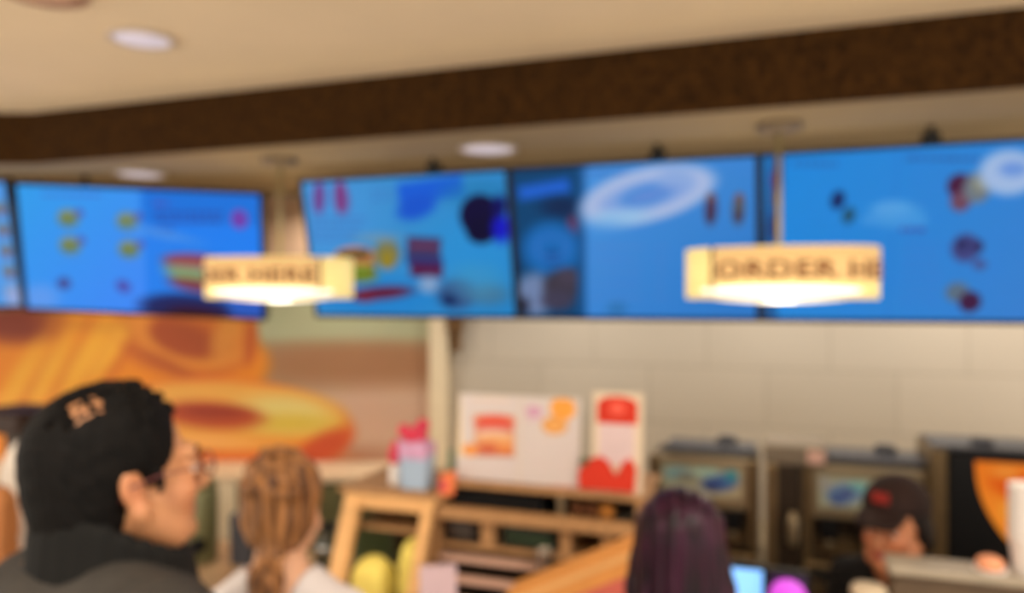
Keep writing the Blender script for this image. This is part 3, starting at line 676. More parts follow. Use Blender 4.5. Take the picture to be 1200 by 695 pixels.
MB().lathe([(.05, .05), (.065, .08), (.06, .15), (.04, .19)], (0, .02, 0), n=24).build('carafe', M('amber_carafe', (150, 90, 50), .2), br, True)
wbag = crumple(.15, .08, .46, 12).build('paper_bag', M('white_bag_paper', (216, 206, 196), .8, var=.12, bump=.5), None, True)
tag(wbag, 'crumpled white paper bag standing in front of the dark brewer', 'paper bag', W(UV(22, 600, 2.1)[0], 2.12, .9305), PHI+.2)
tag(crumple(.1, .07, .33, 14).build('paper_bag', M('kraft_paper', (176, 116, 70), .8, var=.12, bump=.5), None, True), 'short orange-brown paper bag at the left picture edge', 'paper bag', W(UV(8, 600, 2.0)[0], 1.98, .9305), PHI)

# ------------------------------------------------------------------ drink machines
MV = 3.0
def mU(px, v=MV): return UV(px, 500, v)[0]
def machine(label, px0, px1, pytop, quad, art, knob_px, logo):
    v = MV; a, b = mU(px0), mU(px1); zt = UV((px0+px1)/2, pytop, v)[1]; c = (a+b)/2; w = (b-a)/2; H = zt-.93
    t = thing('drink_machine', label, 'drink machine', W(c, v, .93))
    MB().box(-w, .06, .03, w, .30, H-.01, bev=.008).build('cabinet', steel_d, t)
    MB().box(-w, -.02, 0, w, .30, .035, bev=.006).build('base', steel, t)
    MB().box(-w, 0, .035, -w+.035, .07, H-.005, bev=.004).build('front_post', steel, t); MB().box(w-.035, 0, .035, w, .07, H-.005, bev=.004).build('front_post', steel, t)
    MB().box(-w+.035, .0, H-.19, w-.035, .07, H-.005, bev=.004).build('front_panel', steel_l, t)
    art_panel('backlit_picture', 2*w-.11, .115, quad, art, PRINT, t, -.003, .003, z0=H-.15)
    MB().box(-w+.05, .06, H+.0, w-.01, .27, H+.022, bev=.006).build('lid', darkgrey, t)
    k = (mU(knob_px)-c)
    MB().lathe([(.03, H+.02), (.042, H+.026), (.036, H+.05), (.001, H+.056)], (k, .2, 0), n=24).build('lid_knob', darkgrey, t, True)
    for i in range(3):
        x = -w+.09+i*(2*w-.18)/2
        s_ = MB().box(x-.028, -.005, H-.27, x+.028, .05, H-.195, bev=.006).build('nozzle', black_m, t)
        MB().tube([(x, .02, H-.27), (x, .02, H-.30)], .012).build('spout', steel_l, s_, True)
    MB().box(-w+.05, .045, .06, w-.05, .06, H-.27).build('splash_plate', steel, t)
    MB().box(-w+.03, -.09, 0, w-.03, -.0, .022, bev=.004).build('drip_tray', black_m, t)
    return t, c, w, H
ma = Art((170, 156, 128)).g(765, 545, 875, 585, (150, 160, 140), (176, 160, 130))
ma.e(790, 556, 20, 8, (110, 150, 160), 6).e(800, 560, 14, 6, (120, 120, 110), 4).e(843, 565, 24, 11, (60, 96, 160), 5, -8).e(858, 556, 9, 7, (50, 140, 160), 4).e(834, 570, 10, 6, (44, 60, 120), 4).e(826, 553, 18, 5, (150, 186, 176), 4)
machine('drink machine with a blue splash picture behind the dark-haired woman', 760, 888, 536, ((768, 545), (872, 548), (872, 585), (768, 582)), ma, 848, 0)
mb_ = Art((156, 160, 140))
mb_.e(978, 576, 28, 13, (104, 136, 176), 5, -8).e(970, 582, 14, 8, (64, 90, 150), 4).e(998, 567, 16, 6, (110, 170, 176), 4).e(984, 574, 10, 5, (66, 80, 140), 3).e(950, 566, 8, 8, (150, 150, 150), 4)
machine('drink machine with a pale blue picture behind the capped worker', 940, 1096, 549, ((940, 556), (1080, 556), (1080, 594), (940, 594)), mb_, 1046, 0)
gt = thing('grinder_tower', 'narrow dark tower with pale grey top box between two drink machines', 'grinder', W(mU(918, 2.98), 2.97, .93))
a, b = mU(897, 2.97), mU(939, 2.97); w = (b-a)/2; H = UV(918, 545, 2.97)[1]-.93
MB().box(-w, 0, 0, w, .3, H, bev=.006).build('body', steel_d, gt)
MB().box(-w, -.012, 0, -w+.04, .02, H+.0, bev=.004).build('front_post', steel, gt)
MB().box(-w-.005, .0, H, w+.085, .2, H+.075, bev=.008).build('top_box', M('warm_grey_box', (116, 104, 90), .5, var=.08), gt)
MB().box(w+.02, -.003, H+.012, w+.078, .0, H+.06).build('sticker', M('pinkish_sticker', (196, 158, 146), .6), gt)
MB().lathe([(.012, .1), (.02, .12), (.02, .19), (.012, .22)], (w-.03, -.02, 0), n=16).build('spout', steel_l, gt, True)
# black cooler with orange picture
ck = thing('pastry_cooler', 'tall black machine with a glowing orange pastry picture at the frame edge', 'machine', W(mU(1100), MV-.04, .93))
H = UV(1130, 529, MV-.04)[1]-.93
MB().box(-.03, 0, 0, .02, .3, H, bev=.006).build('side_post', steel, ck)
MB().box(.02, .004, 0, .62, .3, H-.006, bev=.008).build('cabinet', black_m, ck)
MB().box(-.02, .02, H-.002, .6, .27, H+.010, bev=.004).build('lid', darkgrey, ck)
k = mU(1156)-mU(1100)
MB().lathe([(.03, H+.012), (.04, H+.018), (.03, H+.034), (.001, H+.038)], (k, .1, 0), n=24).build('lid_knob', darkgrey, ck, True)
oa = Art((232, 120, 24)).g(1145, 540, 1200, 640, (236, 120, 30), (252, 160, 50))
oa.e(1180, 560, 26, 14, (226, 92, 18), 8).e(1170, 548, 12, 6, (240, 140, 50), 5).e(1190, 590, 30, 16, (254, 176, 62), 10).e(1184, 604, 20, 8, (255, 196, 84), 8).e(1200, 575, 22, 8, (220, 90, 20), 6).e(1186, 628, 18, 12, (196, 130, 60), 8)
ll, rr = mU(1143, MV-.045)-mU(1100), .60
n_ = 24; wq = rr-ll; zt_ = H-.03; hh = .34
aw = art_panel('backlit_picture', wq, hh, ((1143, 538), (1143+wq*300, 538), (1143+wq*300, 640), (1143, 640)), oa, BACKLIT, ck, -.001, .006, z0=zt_-hh, x0=ll)
me = aw.data                    # the picture's left edge curves away like a rounded shape
for vv in me.vertices:
    t_ = max(0, (zt_-vv.co.z)/hh); cut = ll+.17*t_**2.2
    vv.co.x = cut+(vv.co.x-ll)*(rr-cut)/wq
me.update()

# ------------------------------------------------------------------ till side
rl = thing('raised_ledge', 'raised grey-topped ledge in front of the capped worker', 'ledge', W(UV(1120, 600, 2.0)[0], 2.02, .93))
zt_ = UV(1120, 672, 2.0)[1]-.93
wl_ = UV(1120, 600, 2.0)[0]-UV(1046, 600, 2.0)[0]
MB().box(-wl_, 0, 0, .7, .075, zt_-.02, bev=.004).build('body', M('dark_taupe_panel', (88, 72, 56), .5, var=.12), rl)
MB().box(-wl_-.01, -.02, zt_-.02, .72, .085, zt_, bev=.005).build('top_board', M('grey_stone_top', (150, 138, 120), .4, var=.08), rl)
cp_ = W(UV(1209, 600, 2.03)[0], 2.052, .93+zt_)
for k, w_ in enumerate(('lowest white paper cup, standing on the grey ledge', 'second white paper cup from the ledge in the stack', 'third white paper cup from the ledge in the stack', 'middle white paper cup of the seven in the stack',
                        'third white paper cup from the top of the stack', 'second white paper cup from the top of the stack', 'topmost white paper cup of the stack on the grey ledge')):
    m = MB().lathe([(.029, 0), (.030, .001), (.0405, .085), (.043, .088), (.0405, .0895), (.0392, .085), (.0285, .003), (.001, .003)], n=28).build('paper_cup', white_m, None, True)
    tag(m, w_, 'cup', cp_+Vector((0, 0, k*.019)), PHI, 'stacked white paper cups on the ledge')
bu = thing('glazed_bun', 'small peach coloured bun on the grey ledge left of the white cups', 'pastry', W(UV(1163, 600, 2.03)[0], 2.05, .93+zt_))
MB().lathe([(.018, 0), (.026, .006), (.03, .016), (.026, .026), (.014, .032), (.001, .033)], n=24).build('dough', M('peach_dough', (222, 150, 112), .6, var=.1, bump=.3), bu, True)
MB().lathe([(.024, -.0005), (.034, .001), (.036, .006), (.0335, .006), (.024, .001)], n=24, cap=False).build('paper_case', paper_w, bu, True)
sc_ = thing('paper_cup', 'cream paper cup with a red band in front of the worker', 'cup', W(UV(1018, 600, 1.9)[0], 1.90, .93))
hz = UV(1018, 687, 1.9)[1]-.93
MB().lathe([(.028, 0), (.036, hz-.02), (.039, hz-.016), (.038, hz-.008), (.034, hz), (.001, hz)], n=28).build('body', M('cream_cup', (190, 172, 146), .5), sc_, True)
MB().lathe([(.0338, hz-.08), (.0362, hz-.03), (.0366, hz-.03), (.0342, hz-.08)], n=28, cap=False).build('band', red, sc_, True)
# till display
def tablet(label, px0, px1, v, ytop, w_extra, screen_mat, name, cat, hgt=.19, bez=.012, yaw=0):
    a, b = UV(px0, 600, v)[0], UV(px1, 600, v)[0]; zt = UV((px0+px1)/2, ytop, v)[1]
    t = thing(name, label, cat, W((a+b)/2, v, .93), (0, 0, PHI+yaw)); w = (b-a)/2; H = zt-.93
    MB().box(-w*.9, .0, 0, w*.9, .12, .012, bev=.004).build('base', black_m, t)
    MB().tube([(0, .06, .01), (0, .045, H-hgt*.6)], .012).build('stem', black_m, t, True)
    MB().box(-w-bez, .0, H-hgt-bez, w+bez, .02, H+bez, bev=.004).build('housing', black_m, t)
    MB().box(-w, -.003, H-hgt, w, .001, H).build('display', screen_mat, t)
    return t
blue_glow = M('till_display_glow', (120, 180, 250), .3, emit=1.0, ecol=(122, 184, 255), var=.02)
tablet('till display glowing plain light blue beside the dark-haired woman', 857, 894, 1.95, 667, 0, blue_glow, 'till_display', 'display')
t2 = tablet('black card terminal with a round magenta picture beside the blue display', 903, 944, 1.92, 675, 0, M('terminal_dark_glow', (40, 20, 60), .3, emit=.3, ecol=(60, 26, 80)), 'card_terminal', 'card terminal', .12)
H = UV(922, 675, 1.92)[1]-.93
disc = MB().lathe([(.042, 0), (.042, .004), (.036, .008), (.001, .010)], n=32)
disc.v = [(x, -z-.003, y+H-.048) for x, y, z in disc.v]
disc.build('picture', M('magenta_glow', (180, 70, 200), .4, emit=.65, ecol=(180, 70, 200)), t2, True)
#PEOPLE-BEGIN
# ------------------------------------------------------------------ people: each body is one surface grown from joined volumes
class Sdf:
    def __init__(s, lo, hi, h):
        s.h = h; s.lo = np.array(lo, float); s.n = np.ceil((np.array(hi)-s.lo)/h).astype(int)+1
        s.d = np.full(tuple(s.n), .5, np.float32); s.M = Matrix.Identity(4)
    def _box(s, pts, m):
        p = np.array([tuple(q) for q in pts])
        a = np.clip(((p.min(0)-m-s.lo)/s.h).astype(int), 0, s.n-1); b = np.clip(np.ceil((p.max(0)+m-s.lo)/s.h).astype(int)+1, 1, s.n)
        if (b <= a).any(): return None
        sl = tuple(slice(i, j) for i, j in zip(a, b))
        g = [(s.lo[k]+s.h*np.arange(a[k], b[k])).astype(np.float32) for k in range(3)]
        return sl, g[0][:, None, None], g[1][None, :, None], g[2][None, None, :]
    def _mix(s, sl, nd, k, mode):
        o = s.d[sl]
        if mode == 'add': s.d[sl] = np.minimum(o, nd)-(np.maximum(k-np.abs(o-nd), 0)**2/(4*k) if k else 0)
        elif mode == 'cut': s.d[sl] = np.maximum(o, -nd)+(np.maximum(k-np.abs(o+nd), 0)**2/(4*k) if k else 0)
    def ell(s, c, r, k=.02, mode='add', rot=None):
        Mx = s.M @ Matrix.Translation(c)
        if rot: Mx = Mx @ Euler(rot).to_matrix().to_4x4()
        sc = Mx.to_scale()[0]; R = [x*sc for x in r]; R3 = Mx.to_3x3().normalized(); cw = Mx.translation
        q = s._box([cw], max(R)+3*k+.02)
        if q is None: return s
        sl, X, Y, Z = q; X, Y, Z = X-cw.x, Y-cw.y, Z-cw.z
        l = [(R3[0][i]*X+R3[1][i]*Y+R3[2][i]*Z)/R[i] for i in range(3)]
        k0 = np.sqrt(l[0]**2+l[1]**2+l[2]**2); k1 = np.sqrt((l[0]/R[0])**2+(l[1]/R[1])**2+(l[2]/R[2])**2)+1e-6
        s._mix(sl, k0*(k0-1)/k1, k, mode); return s
    def cap(s, a, b, ra, rb=None, k=.02, mode='add'):
        rb = ra if rb is None else rb; sc = s.M.to_scale()[0]; a = s.M @ Vector(a); b = s.M @ Vector(b); ra *= sc; rb *= sc
        q = s._box([a, b], max(ra, rb)+3*k+.02)
        if q is None: return s
        sl, X, Y, Z = q; d = b-a; L = d.length_squared+1e-9
        t = np.clip(((X-a.x)*d.x+(Y-a.y)*d.y+(Z-a.z)*d.z)/L, 0, 1)
        nd = np.sqrt((X-a.x-t*d.x)**2+(Y-a.y-t*d.y)**2+(Z-a.z-t*d.z)**2)-(ra+(rb-ra)*t)
        s._mix(sl, nd, k, mode); return s
    def keep(s, p, nrm, k=.006, box=None):
        """cut away everything on the side the normal points to"""
        Mx = s.M; p = Mx @ Vector(p); nrm = (Mx.to_3x3() @ Vector(nrm)).normalized()
        g = [(s.lo[i]+s.h*np.arange(s.n[i])).astype(np.float32) for i in range(3)]
        nd = (g[0][:, None, None]-p.x)*nrm.x+(g[1][None, :, None]-p.y)*nrm.y+(g[2][None, None, :]-p.z)*nrm.z
        o = s.d; s.d = np.maximum(o, nd)+np.maximum(k-np.abs(o-nd), 0)**2/(4*k); return s
    def noise(s, fn):
        g = [(s.lo[i]+s.h*np.arange(s.n[i])).astype(np.float32) for i in range(3)]
        s.d = s.d+fn(g[0][:, None, None], g[1][None, :, None], g[2][None, None, :]).astype(np.float32); return s
    def mesh(s):
        d = s.d.copy(); d[0] = d[-1] = .5; d[:, 0] = d[:, -1] = .5; d[:, :, 0] = d[:, :, -1] = .5
        ins = d < 0; nx, ny, nz = d.shape
        c = np.zeros((nx-1, ny-1, nz-1), np.uint8)
        for i in (0, 1):
            for j in (0, 1):
                for k in (0, 1): c += ins[i:nx-1+i, j:ny-1+j, k:nz-1+k]
        act = (c > 0) & (c < 8); ii = np.argwhere(act); idx = np.full(act.shape, -1, np.int64); idx[act] = np.arange(len(ii))
        acc = np.zeros((len(ii), 3)); cnt = np.zeros(len(ii))
        for ax in range(3):
            for a in (0, 1):
                for b in (0, 1):
                    o0 = [0, 0, 0]; oth = [q for q in range(3) if q != ax]; o0[oth[0]] = a; o0[oth[1]] = b; o1 = list(o0); o1[ax] = 1
                    v0 = d[ii[:, 0]+o0[0], ii[:, 1]+o0[1], ii[:, 2]+o0[2]]; v1 = d[ii[:, 0]+o1[0], ii[:, 1]+o1[1], ii[:, 2]+o1[2]]
                    m = (v0 < 0) != (v1 < 0); t = np.where(m, v0/np.where(m, v0-v1, 1), 0)
                    p = np.array(o0, float)[None].repeat(len(ii), 0); p[:, ax] += t
                    acc += p*m[:, None]; cnt += m
        verts = s.lo+(ii+acc/np.maximum(cnt, 1)[:, None])*s.h
        faces = []
        for ax in range(3):
            o = [q for q in range(3) if q != ax]
            a = ins.take(range(0, d.shape[ax]-1), ax); b = ins.take(range(1, d.shape[ax]), ax)
            e = np.argwhere(a != b); e = e[(e[:, o[0]] > 0) & (e[:, o[1]] > 0)]
            inside = ins[e[:, 0], e[:, 1], e[:, 2]]
            q = []
            for (u_, v_) in ((1, 1), (0, 1), (0, 0), (1, 0)):
                t = e.copy(); t[:, o[0]] -= u_; t[:, o[1]] -= v_; q.append(idx[t[:, 0], t[:, 1], t[:, 2]])
            q = np.stack(q, 1); flip = inside if ax != 1 else ~inside
            q[~flip] = q[~flip][:, ::-1]; faces.append(q)
        f = np.concatenate(faces); f = f[(f >= 0).all(1)]
        return verts, f
def grow(name, sdf, mat, parent, art=None):
    v, f = sdf.mesh()
    return mesh_np(name, v, f, mat, parent, True, art(v) if art else None)

skin_m, nt, b = newmat('skin'); n, l = nt.nodes, nt.links
a_ = n.new('ShaderNodeAttribute'); a_.attribute_name = 'art'; nz = n.new('ShaderNodeTexNoise'); nz.inputs['Scale'].default_value = 70
mx = n.new('ShaderNodeMix'); mx.data_type = 'RGBA'; mx.blend_type = 'MULTIPLY'; mx.inputs['Factor'].default_value = .12
l.new(a_.outputs['Color'], mx.inputs['A']); l.new(nz.outputs['Color'], mx.inputs['B']); l.new(mx.outputs['Result'], b.inputs['Base Color'])
b.inputs['Roughness'].default_value = .5; b.inputs['Subsurface Weight'].default_value = .08; b.inputs['Subsurface Radius'].default_value = (.01, .004, .002); b.inputs['Subsurface Scale'].default_value = .5

HB = dict(neck=(0, .035, 1.52), head=(0, .0, 1.635))
class Person:
    """nominal figure 1.75 m tall facing local -y; M places it, Mu leans the upper body, Mh turns the head"""
    def __init__(s, name_label, x, y, scale, theta, lean=0, hs=1., sw=1., sdrop=0., head_turn=0, head_tilt=0, arms=None, skin=(196, 140, 104), lips=(170, 84, 74), hips=(0, 0, .92)):
        s.root = thing('person', name_label, 'person', (x, y, 0), theta)
        s.sw, s.sd_ = sw, sdrop; s.sc = scale; s.S = Matrix.Scale(scale, 4)
        hp = Vector(hips)
        s.Mu = s.S @ Matrix.Translation(hp) @ Matrix.Rotation(lean, 4, 'X') @ Matrix.Translation(-hp)
        nk = Vector((0, .02, 1.50))
        s.Mh = s.Mu @ Matrix.Translation(nk) @ Matrix.Rotation(-lean+head_tilt, 4, 'X') @ Matrix.Rotation(head_turn, 4, 'Z') @ Matrix.Translation(-nk) @ Matrix.Translation(HB['head']) @ Matrix.Scale(hs, 4)
        s.skin, s.lips = skin, lips
        s.arms = arms or {1: ((.235, .03, 1.13), (.235, -.10, .89), (0, -.45, -.9)), -1: ((-.235, .03, 1.13), (-.235, -.10, .89), (0, -.45, -.9))}
        s.lo = np.array((-.36, -.42, -.01))*scale-np.array((0, .25 if lean else 0, 0)); s.hi = np.array((.36, .26, 1.80))*scale
    def armpts(s, sd):
        el, wr, dr = s.arms[sd]; return Vector((.178*sd*s.sw, .01, 1.405-s.sd_)), Vector((el[0]*s.sw, el[1], el[2])), Vector(wr), Vector(dr).normalized()
    def torso(s, d, g=0., k=.05):
        d.M = s.Mu
        if getattr(s, 'hunch', 0): d.ell((.03, .095, 1.435), (.15+g, s.hunch+g, .10), .05)
        d.ell((0, 0, .98), (.162+g, .108+g, .13), k).ell((0, .0, 1.12), (.138+g, .095+g, .14), k).ell((0, .0, 1.29-s.sd_), (.160*s.sw+g, .112+g, .17), k)
        for sd in (1, -1): d.cap((.03*sd, .02, 1.475), (.155*sd*s.sw, .012, 1.415-s.sd_), .042+g, .048+g, k)
    def arm(s, d, sd, g=0., upto=1.):
        a, e, w, _ = s.armpts(sd); d.M = s.Mu; d.cap(a, e, .050+g, .037+g, .02); d.cap(e, e.lerp(w, upto), .038+g, .038+g+(.025-.038)*upto, .015)
    def legs(s, d, g=0., z1=.08):
        d.M = s.S
        for sd in (1, -1):
            d.cap((.085*sd, 0, .93), (.10*sd, -.012, .50), .088+g, .056+g, .03); d.cap((.10*sd, -.012, .50), (.105*sd, .02, z1), .055+g, .038+g, .02)
    def hand(s, d, sd):
        _, e, w, dr = s.armpts(sd); d.M = s.Mu
        side = Vector((1, 0, 0))-dr*dr.x; side.normalize(); up = side.cross(dr)
        across = up if abs(dr.z) > .6 else side          # knuckle line
        pal = side*(-sd) if abs(dr.z) > .6 else Vector((0, 0, -1))
        c = w+dr*.045
        for q in (-1.5, -.5, .5, 1.5): d.cap(w+across*q*.012, c+dr*.04+across*q*.019, .013, .010, .012)
        for i, q in enumerate((-1.5, -.5, .5, 1.5)):
            L = (.062, .072, .078, .068)[i] if sd > 0 else (.068, .078, .072, .062)[i]
            p0 = c+dr*.042+across*q*.020; p1 = p0+(dr*.92+pal*.25).normalized()*L*.5; p2 = p1+(dr*.75+pal*.65).normalized()*L*.3; p3 = p2+(dr*.4+pal*.9).normalized()*L*.25
            d.cap(p0, p1, .0092, .0086, .003).cap(p1, p2, .0085, .008, .003).cap(p2, p3, .008, .007, .003)
        th = -across if (up.dot(Vector((0, -1, 0))) < 0) else across
        p0 = w+dr*.02+th*.022; p1 = p0+(dr*.6+th*.7+pal*.3).normalized()*.036; p2 = p1+(dr*.9+th*.2+pal*.3).normalized()*.028
        d.cap(p0, p1, .013, .0105, .006).cap(p1, p2, .0105, .008, .004)
    def headforms(s, d, fem=0.):
        d.M = s.Mh; k = .018
        d.ell((0, .018, .032), (.074, .094, .084), k)
        d.ell((0, -.030, -.035), (.058, .062, .078), .03)
        d.ell((0, -.040, -.085), (.043-.004*fem, .044, .028), .02); d.ell((0, -.079, -.100), (.018, .016, .015), .015)
        for q in (1, -1):
            d.ell((.036*q, -.066, -.034), (.019, .018, .020), .018); d.ell((.030*q, -.098, -.004), (.019, .014, .013), .012, 'cut')
            d.cap((.014*q, -.091, .017), (.044*q, -.078, .018), .009, .007, .012)
            d.cap((.018*q, -.0845, .003), (.043*q, -.078, .001), .0068, .0055, .005); d.cap((.019*q, -.084, -.012), (.042*q, -.078, -.013), .005, .004, .005)
            d.ell((.0105*q, -.101, -.040), (.0075, .008, .0065), .006)
            # ear
            d.ell((.077*q, .014, -.008), (.007, .017, .028), .007, rot=(math.radians(-12), 0, math.radians(-20*q)))
            d.ell((.086*q, .008, -.004), (.006, .010, .016), .004, 'cut', rot=(math.radians(-12), 0, 0)); d.ell((.079*q, .006, -.036), (.006, .009, .010), .006)
            d.cap((.060*q, .0, -.055), (.040*q, -.05, -.092), .016, .014, .03)
        d.cap((0, -.092, .010), (0, -.112, -.034), .0075, .0095, .012)
        d.cap((-.016, -.086, -.063), (.016, -.086, -.063), .005, None, .005).cap((0, -.0905, -.063), (0, -.0905, -.063), .0055, None, .007)
        d.cap((-.014, -.085, -.073), (.014, -.085, -.073), .0055, None, .005)
    def neck(s, d, g=0.):
        a = s.Mh @ Vector((0, .02, -.06)); b = s.Mu @ Vector((0, .025, 1.43)); d.M = Matrix.Identity(4)
        d.cap(a, b, (.052+g)*s.sc, (.058+g)*s.sc, .03)
    def colour(s, v):
        out = np.tile(np.array(s.skin, float), (len(v), 1)); Mi = np.array(s.Mh.inverted())
        p = v @ Mi[:3, :3].T+Mi[:3, 3]
        lip = (np.abs(p[:, 0]) < .026-.2*np.abs(p[:, 2]+.070)) & (np.abs(p[:, 2]+.070) < .013) & (p[:, 1] < -.078)
        out[lip] = s.lips
        w = np.exp(-((np.abs(p[:, 0])-.04)**2+(p[:, 1]+.07)**2+(p[:, 2]+.04)**2)/.0009)[:, None]*.3
        w += np.exp(-((np.abs(p[:, 0])-.085)**2+(p[:, 1]-.01)**2+(p[:, 2]+.01)**2)/.0006)[:, None]*.35
        return out*(1-w)+out*np.array((1.05, .78, .74))*w
    def body(s, fem=0., h=.0045, legs=True):
        d = Sdf(s.lo, s.hi+np.array((0, 0, .03)), h)
        s.torso(d, -.006); s.legs(d, -.006)
        for sd in (1, -1): s.arm(d, sd, -.003); s.hand(d, sd)
        s.neck(d); s.headforms(d, fem)
        o = grow('body', d, skin_m, s.root, s.colour)
        ew = M('eye_white', (226, 220, 214), .2) if 'eye_white' not in bpy.data.materials else bpy.data.materials['eye_white']
        ib = M('dark_iris', (40, 24, 16), .15) if 'dark_iris' not in bpy.data.materials else bpy.data.materials['dark_iris']
        for q in (1, -1):
            m = MB(); m.ball((0, 0, 0), .0125*s.sc, 16, 10); e = m.build('eye', ew, s.root, True); e.location = s.Mh @ Vector((.030*q, -.0765, -.005))
            m = MB(); pp = s.Mh @ Vector((.030*q, -.0845, -.0065)); m.ball((0, 0, 0), .0056*s.sc, 12, 8); i_ = m.build('iris', ib, e, True); i_.location = pp-e.location
            if True:
                pts = [s.Mh @ Vector((.030*q+x*q, -.0935+abs(x)**1.6*2.2+(.004 if x > 0 else 0), .0215-abs(x-.004)*.25)) for x in (-.018, -.009, 0, .009, .018)]
                MB().tube(pts, [.002, .0034, .0034, .003, .0015], 8).build('eyebrow', s.browm, s.root, True)
        return o
    def shoes(s, mat):
        for sd in (1, -1):
            d = Sdf(np.array((.0 if sd > 0 else -.2, -.25, -.01))*s.sc, np.array((.2 if sd > 0 else 0, .12, .16))*s.sc, .006); d.M = s.S
            d.cap((.105*sd, .035, .045), (.105*sd, .02, .10), .048, .045, .02).cap((.105*sd, .03, .04), (.112*sd, -.15, .034), .044, .036, .03).keep((0, 0, 0.002), (0, 0, -1))
            grow('shoe', d, mat, s.root)
    def trousers(s, mat, top=1.02):
        d = Sdf(s.lo, np.array((s.hi[0], s.hi[1], (top+.05)*s.sc)), .008)
        d.M = s.S; d.ell((0, 0, .97), (.170, .118, .13), .05); s.legs(d, .014, .07); d.M = s.S
        d.keep((0, 0, top), (0, 0, 1)).keep((0, 0, .055), (0, 0, -1))
        grow('trousers', d, mat, s.root)
    def top(s, name, mat, g=.014, sleeve=1., neck_r=.075, hem=.93, collar=0, folds=.002, h=.006, neck_z=1.485):
        d = Sdf(s.lo, s.hi-np.array((0, 0, .10)), h)
        s.torso(d, g)
        for sd in (1, -1): s.arm(d, sd, g, sleeve)
        d.M = s.Mu
        if collar:
            for i in range(20):
                a = 2*math.pi*i/20; y = .02+.082*math.sin(a); x = .075*math.cos(a)
                zt = 1.555 + .02*math.sin(a)
                d.cap((x*1.1, y*1.05, 1.47), (x*1.02, y, zt), .018, .013, .012)
        d.noise(lambda X, Y, Z: folds*(np.sin(X*48+Z*22+3*np.sin(Z*14))*np.cos(Y*40-Z*17)))
        d.M = s.Mu
        a, e, w, dr = s.armpts(1)
        if collar: d.cap((0, .02, 1.45), (0, .02, 1.66), .060, .064, .006, 'cut')
        else: d.cap((0, .012, neck_z), (0, -.03, neck_z+.12), neck_r, neck_r*1.3, .01, 'cut')
        d.keep((0, 0, hem), (0, 0, -1)) if hem else None
        return grow(name, d, mat, s.root)
def _collar(s, mat):
    d = Sdf(s.lo, s.hi, .006); d.M = s.Mu; d0 = -s.sd_
    for i in range(24):
        a = 2*math.pi*i/24; y = .02+.088*math.sin(a); x = .080*math.cos(a); zt = 1.535+.05*math.sin(a)+d0*.6
        d.cap((x*1.06, y*1.04, 1.43+d0*.6), (x*.96, y*.97, zt), .019, .013, .012)
    d.cap((0, .02, 1.40), (0, .02, 1.70), .056, .060, .006, 'cut')
    return grow('collar', d, mat, s.root)
Person.collar = _collar
def hairmat(name, c0, c1, scale=90, rough=.38, sheen=.0, stretch=(1, 1, .12), spec=.5):
    m, nt, b = newmat(name); n, l = nt.nodes, nt.links
    tc = n.new('ShaderNodeTexCoord'); mp = n.new('ShaderNodeMapping'); mp.inputs['Scale'].default_value = stretch
    nz = n.new('ShaderNodeTexNoise'); nz.inputs['Scale'].default_value = scale; nz.inputs['Detail'].default_value = 5; nz.inputs['Distortion'].default_value = .6
    r = n.new('ShaderNodeValToRGB'); r.color_ramp.elements[0].position = .36; r.color_ramp.elements[1].position = .66
    r.color_ramp.elements[0].color = (*lin(c0), 1); r.color_ramp.elements[1].color = (*lin(c1), 1)
    l.new(tc.outputs['Object'], mp.inputs['Vector']); l.new(mp.outputs['Vector'], nz.inputs['Vector']); l.new(nz.outputs['Fac'], r.inputs['Fac']); l.new(r.outputs['Color'], b.inputs['Base Color'])
    bp = n.new('ShaderNodeBump'); bp.inputs['Strength'].default_value = .7; bp.inputs['Distance'].default_value = .003
    l.new(nz.outputs['Fac'], bp.inputs['Height']); l.new(bp.outputs['Normal'], b.inputs['Normal']); b.inputs['Roughness'].default_value = rough
    b.inputs['Specular IOR Level'].default_value = spec
    return m

# --- the man in the dark jacket
p = Person('man in a charcoal jacket with short black hair, thinning crown and glasses, facing sideways', -.530, 1.07, 1.03, math.radians(124), hs=.965, sw=1.04, sdrop=-.05, head_turn=math.radians(10), head_tilt=math.radians(-4), skin=(186, 130, 90), lips=(160, 88, 72))
p.hunch = .085
blk = hairmat('black_short_hair', (4, 3, 3), (15, 12, 11), 120, .7, stretch=(1, .3, .6), spec=.12); p.browm = blk
p.body()
jk = M('charcoal_jacket', (52, 48, 44), .75, var=.18, scale=14, bump=.3, bscale=220)
p.top('jacket', jk, .028, 1., collar=0, folds=.004, neck_z=1.52, neck_r=.06)
p.collar(M('near_black_collar', (16, 15, 14), .85, var=.2, bump=.3, bscale=220))
p.trousers(M('dark_jeans', (40, 46, 62), .8, var=.15)); p.shoes(black_m)
d = Sdf(*[np.array(p.Mh.translation)+q for q in (np.array((-.16, -.16, -.15)), np.array((.16, .17, .17)))], .003)
d.M = p.Mh
d.ell((0, .026, .034), (.0835, .100, .094), .01).ell((0, .052, -.03), (.074, .068, .078), .03)
for q in (1, -1): d.cap((.074*q, -.024, .0), (.076*q, -.022, -.018), .007, .005, .01)
rr_ = random.Random(2)
for i in range(46):             # tousled tufts on top
    a = rr_.uniform(0, 6.28); r_ = rr_.uniform(.2, .9); x = .074*r_*math.cos(a); y = .02+.088*r_*math.sin(a)*(1 if math.sin(a) < 0 else .9)
    z = .034+.088*math.sqrt(max(0, 1-r_*r_))
    d.cap((x*.92, y, z-.004), (x*1.06, y-.014, z+.005), .009, .004, .010)
for q in (1, -1): d.ell((.086*q, .006, -.022), (.026, .026, .036), .008, 'cut')
d.ell((0, -.100, -.01), (.078, .066, .088), .01, 'cut').ell((0, -.095, -.07), (.10, .10, .07), .01, 'cut')
d.ell((0, -.118, .05), (.058, .05, .036), .01, 'cut')
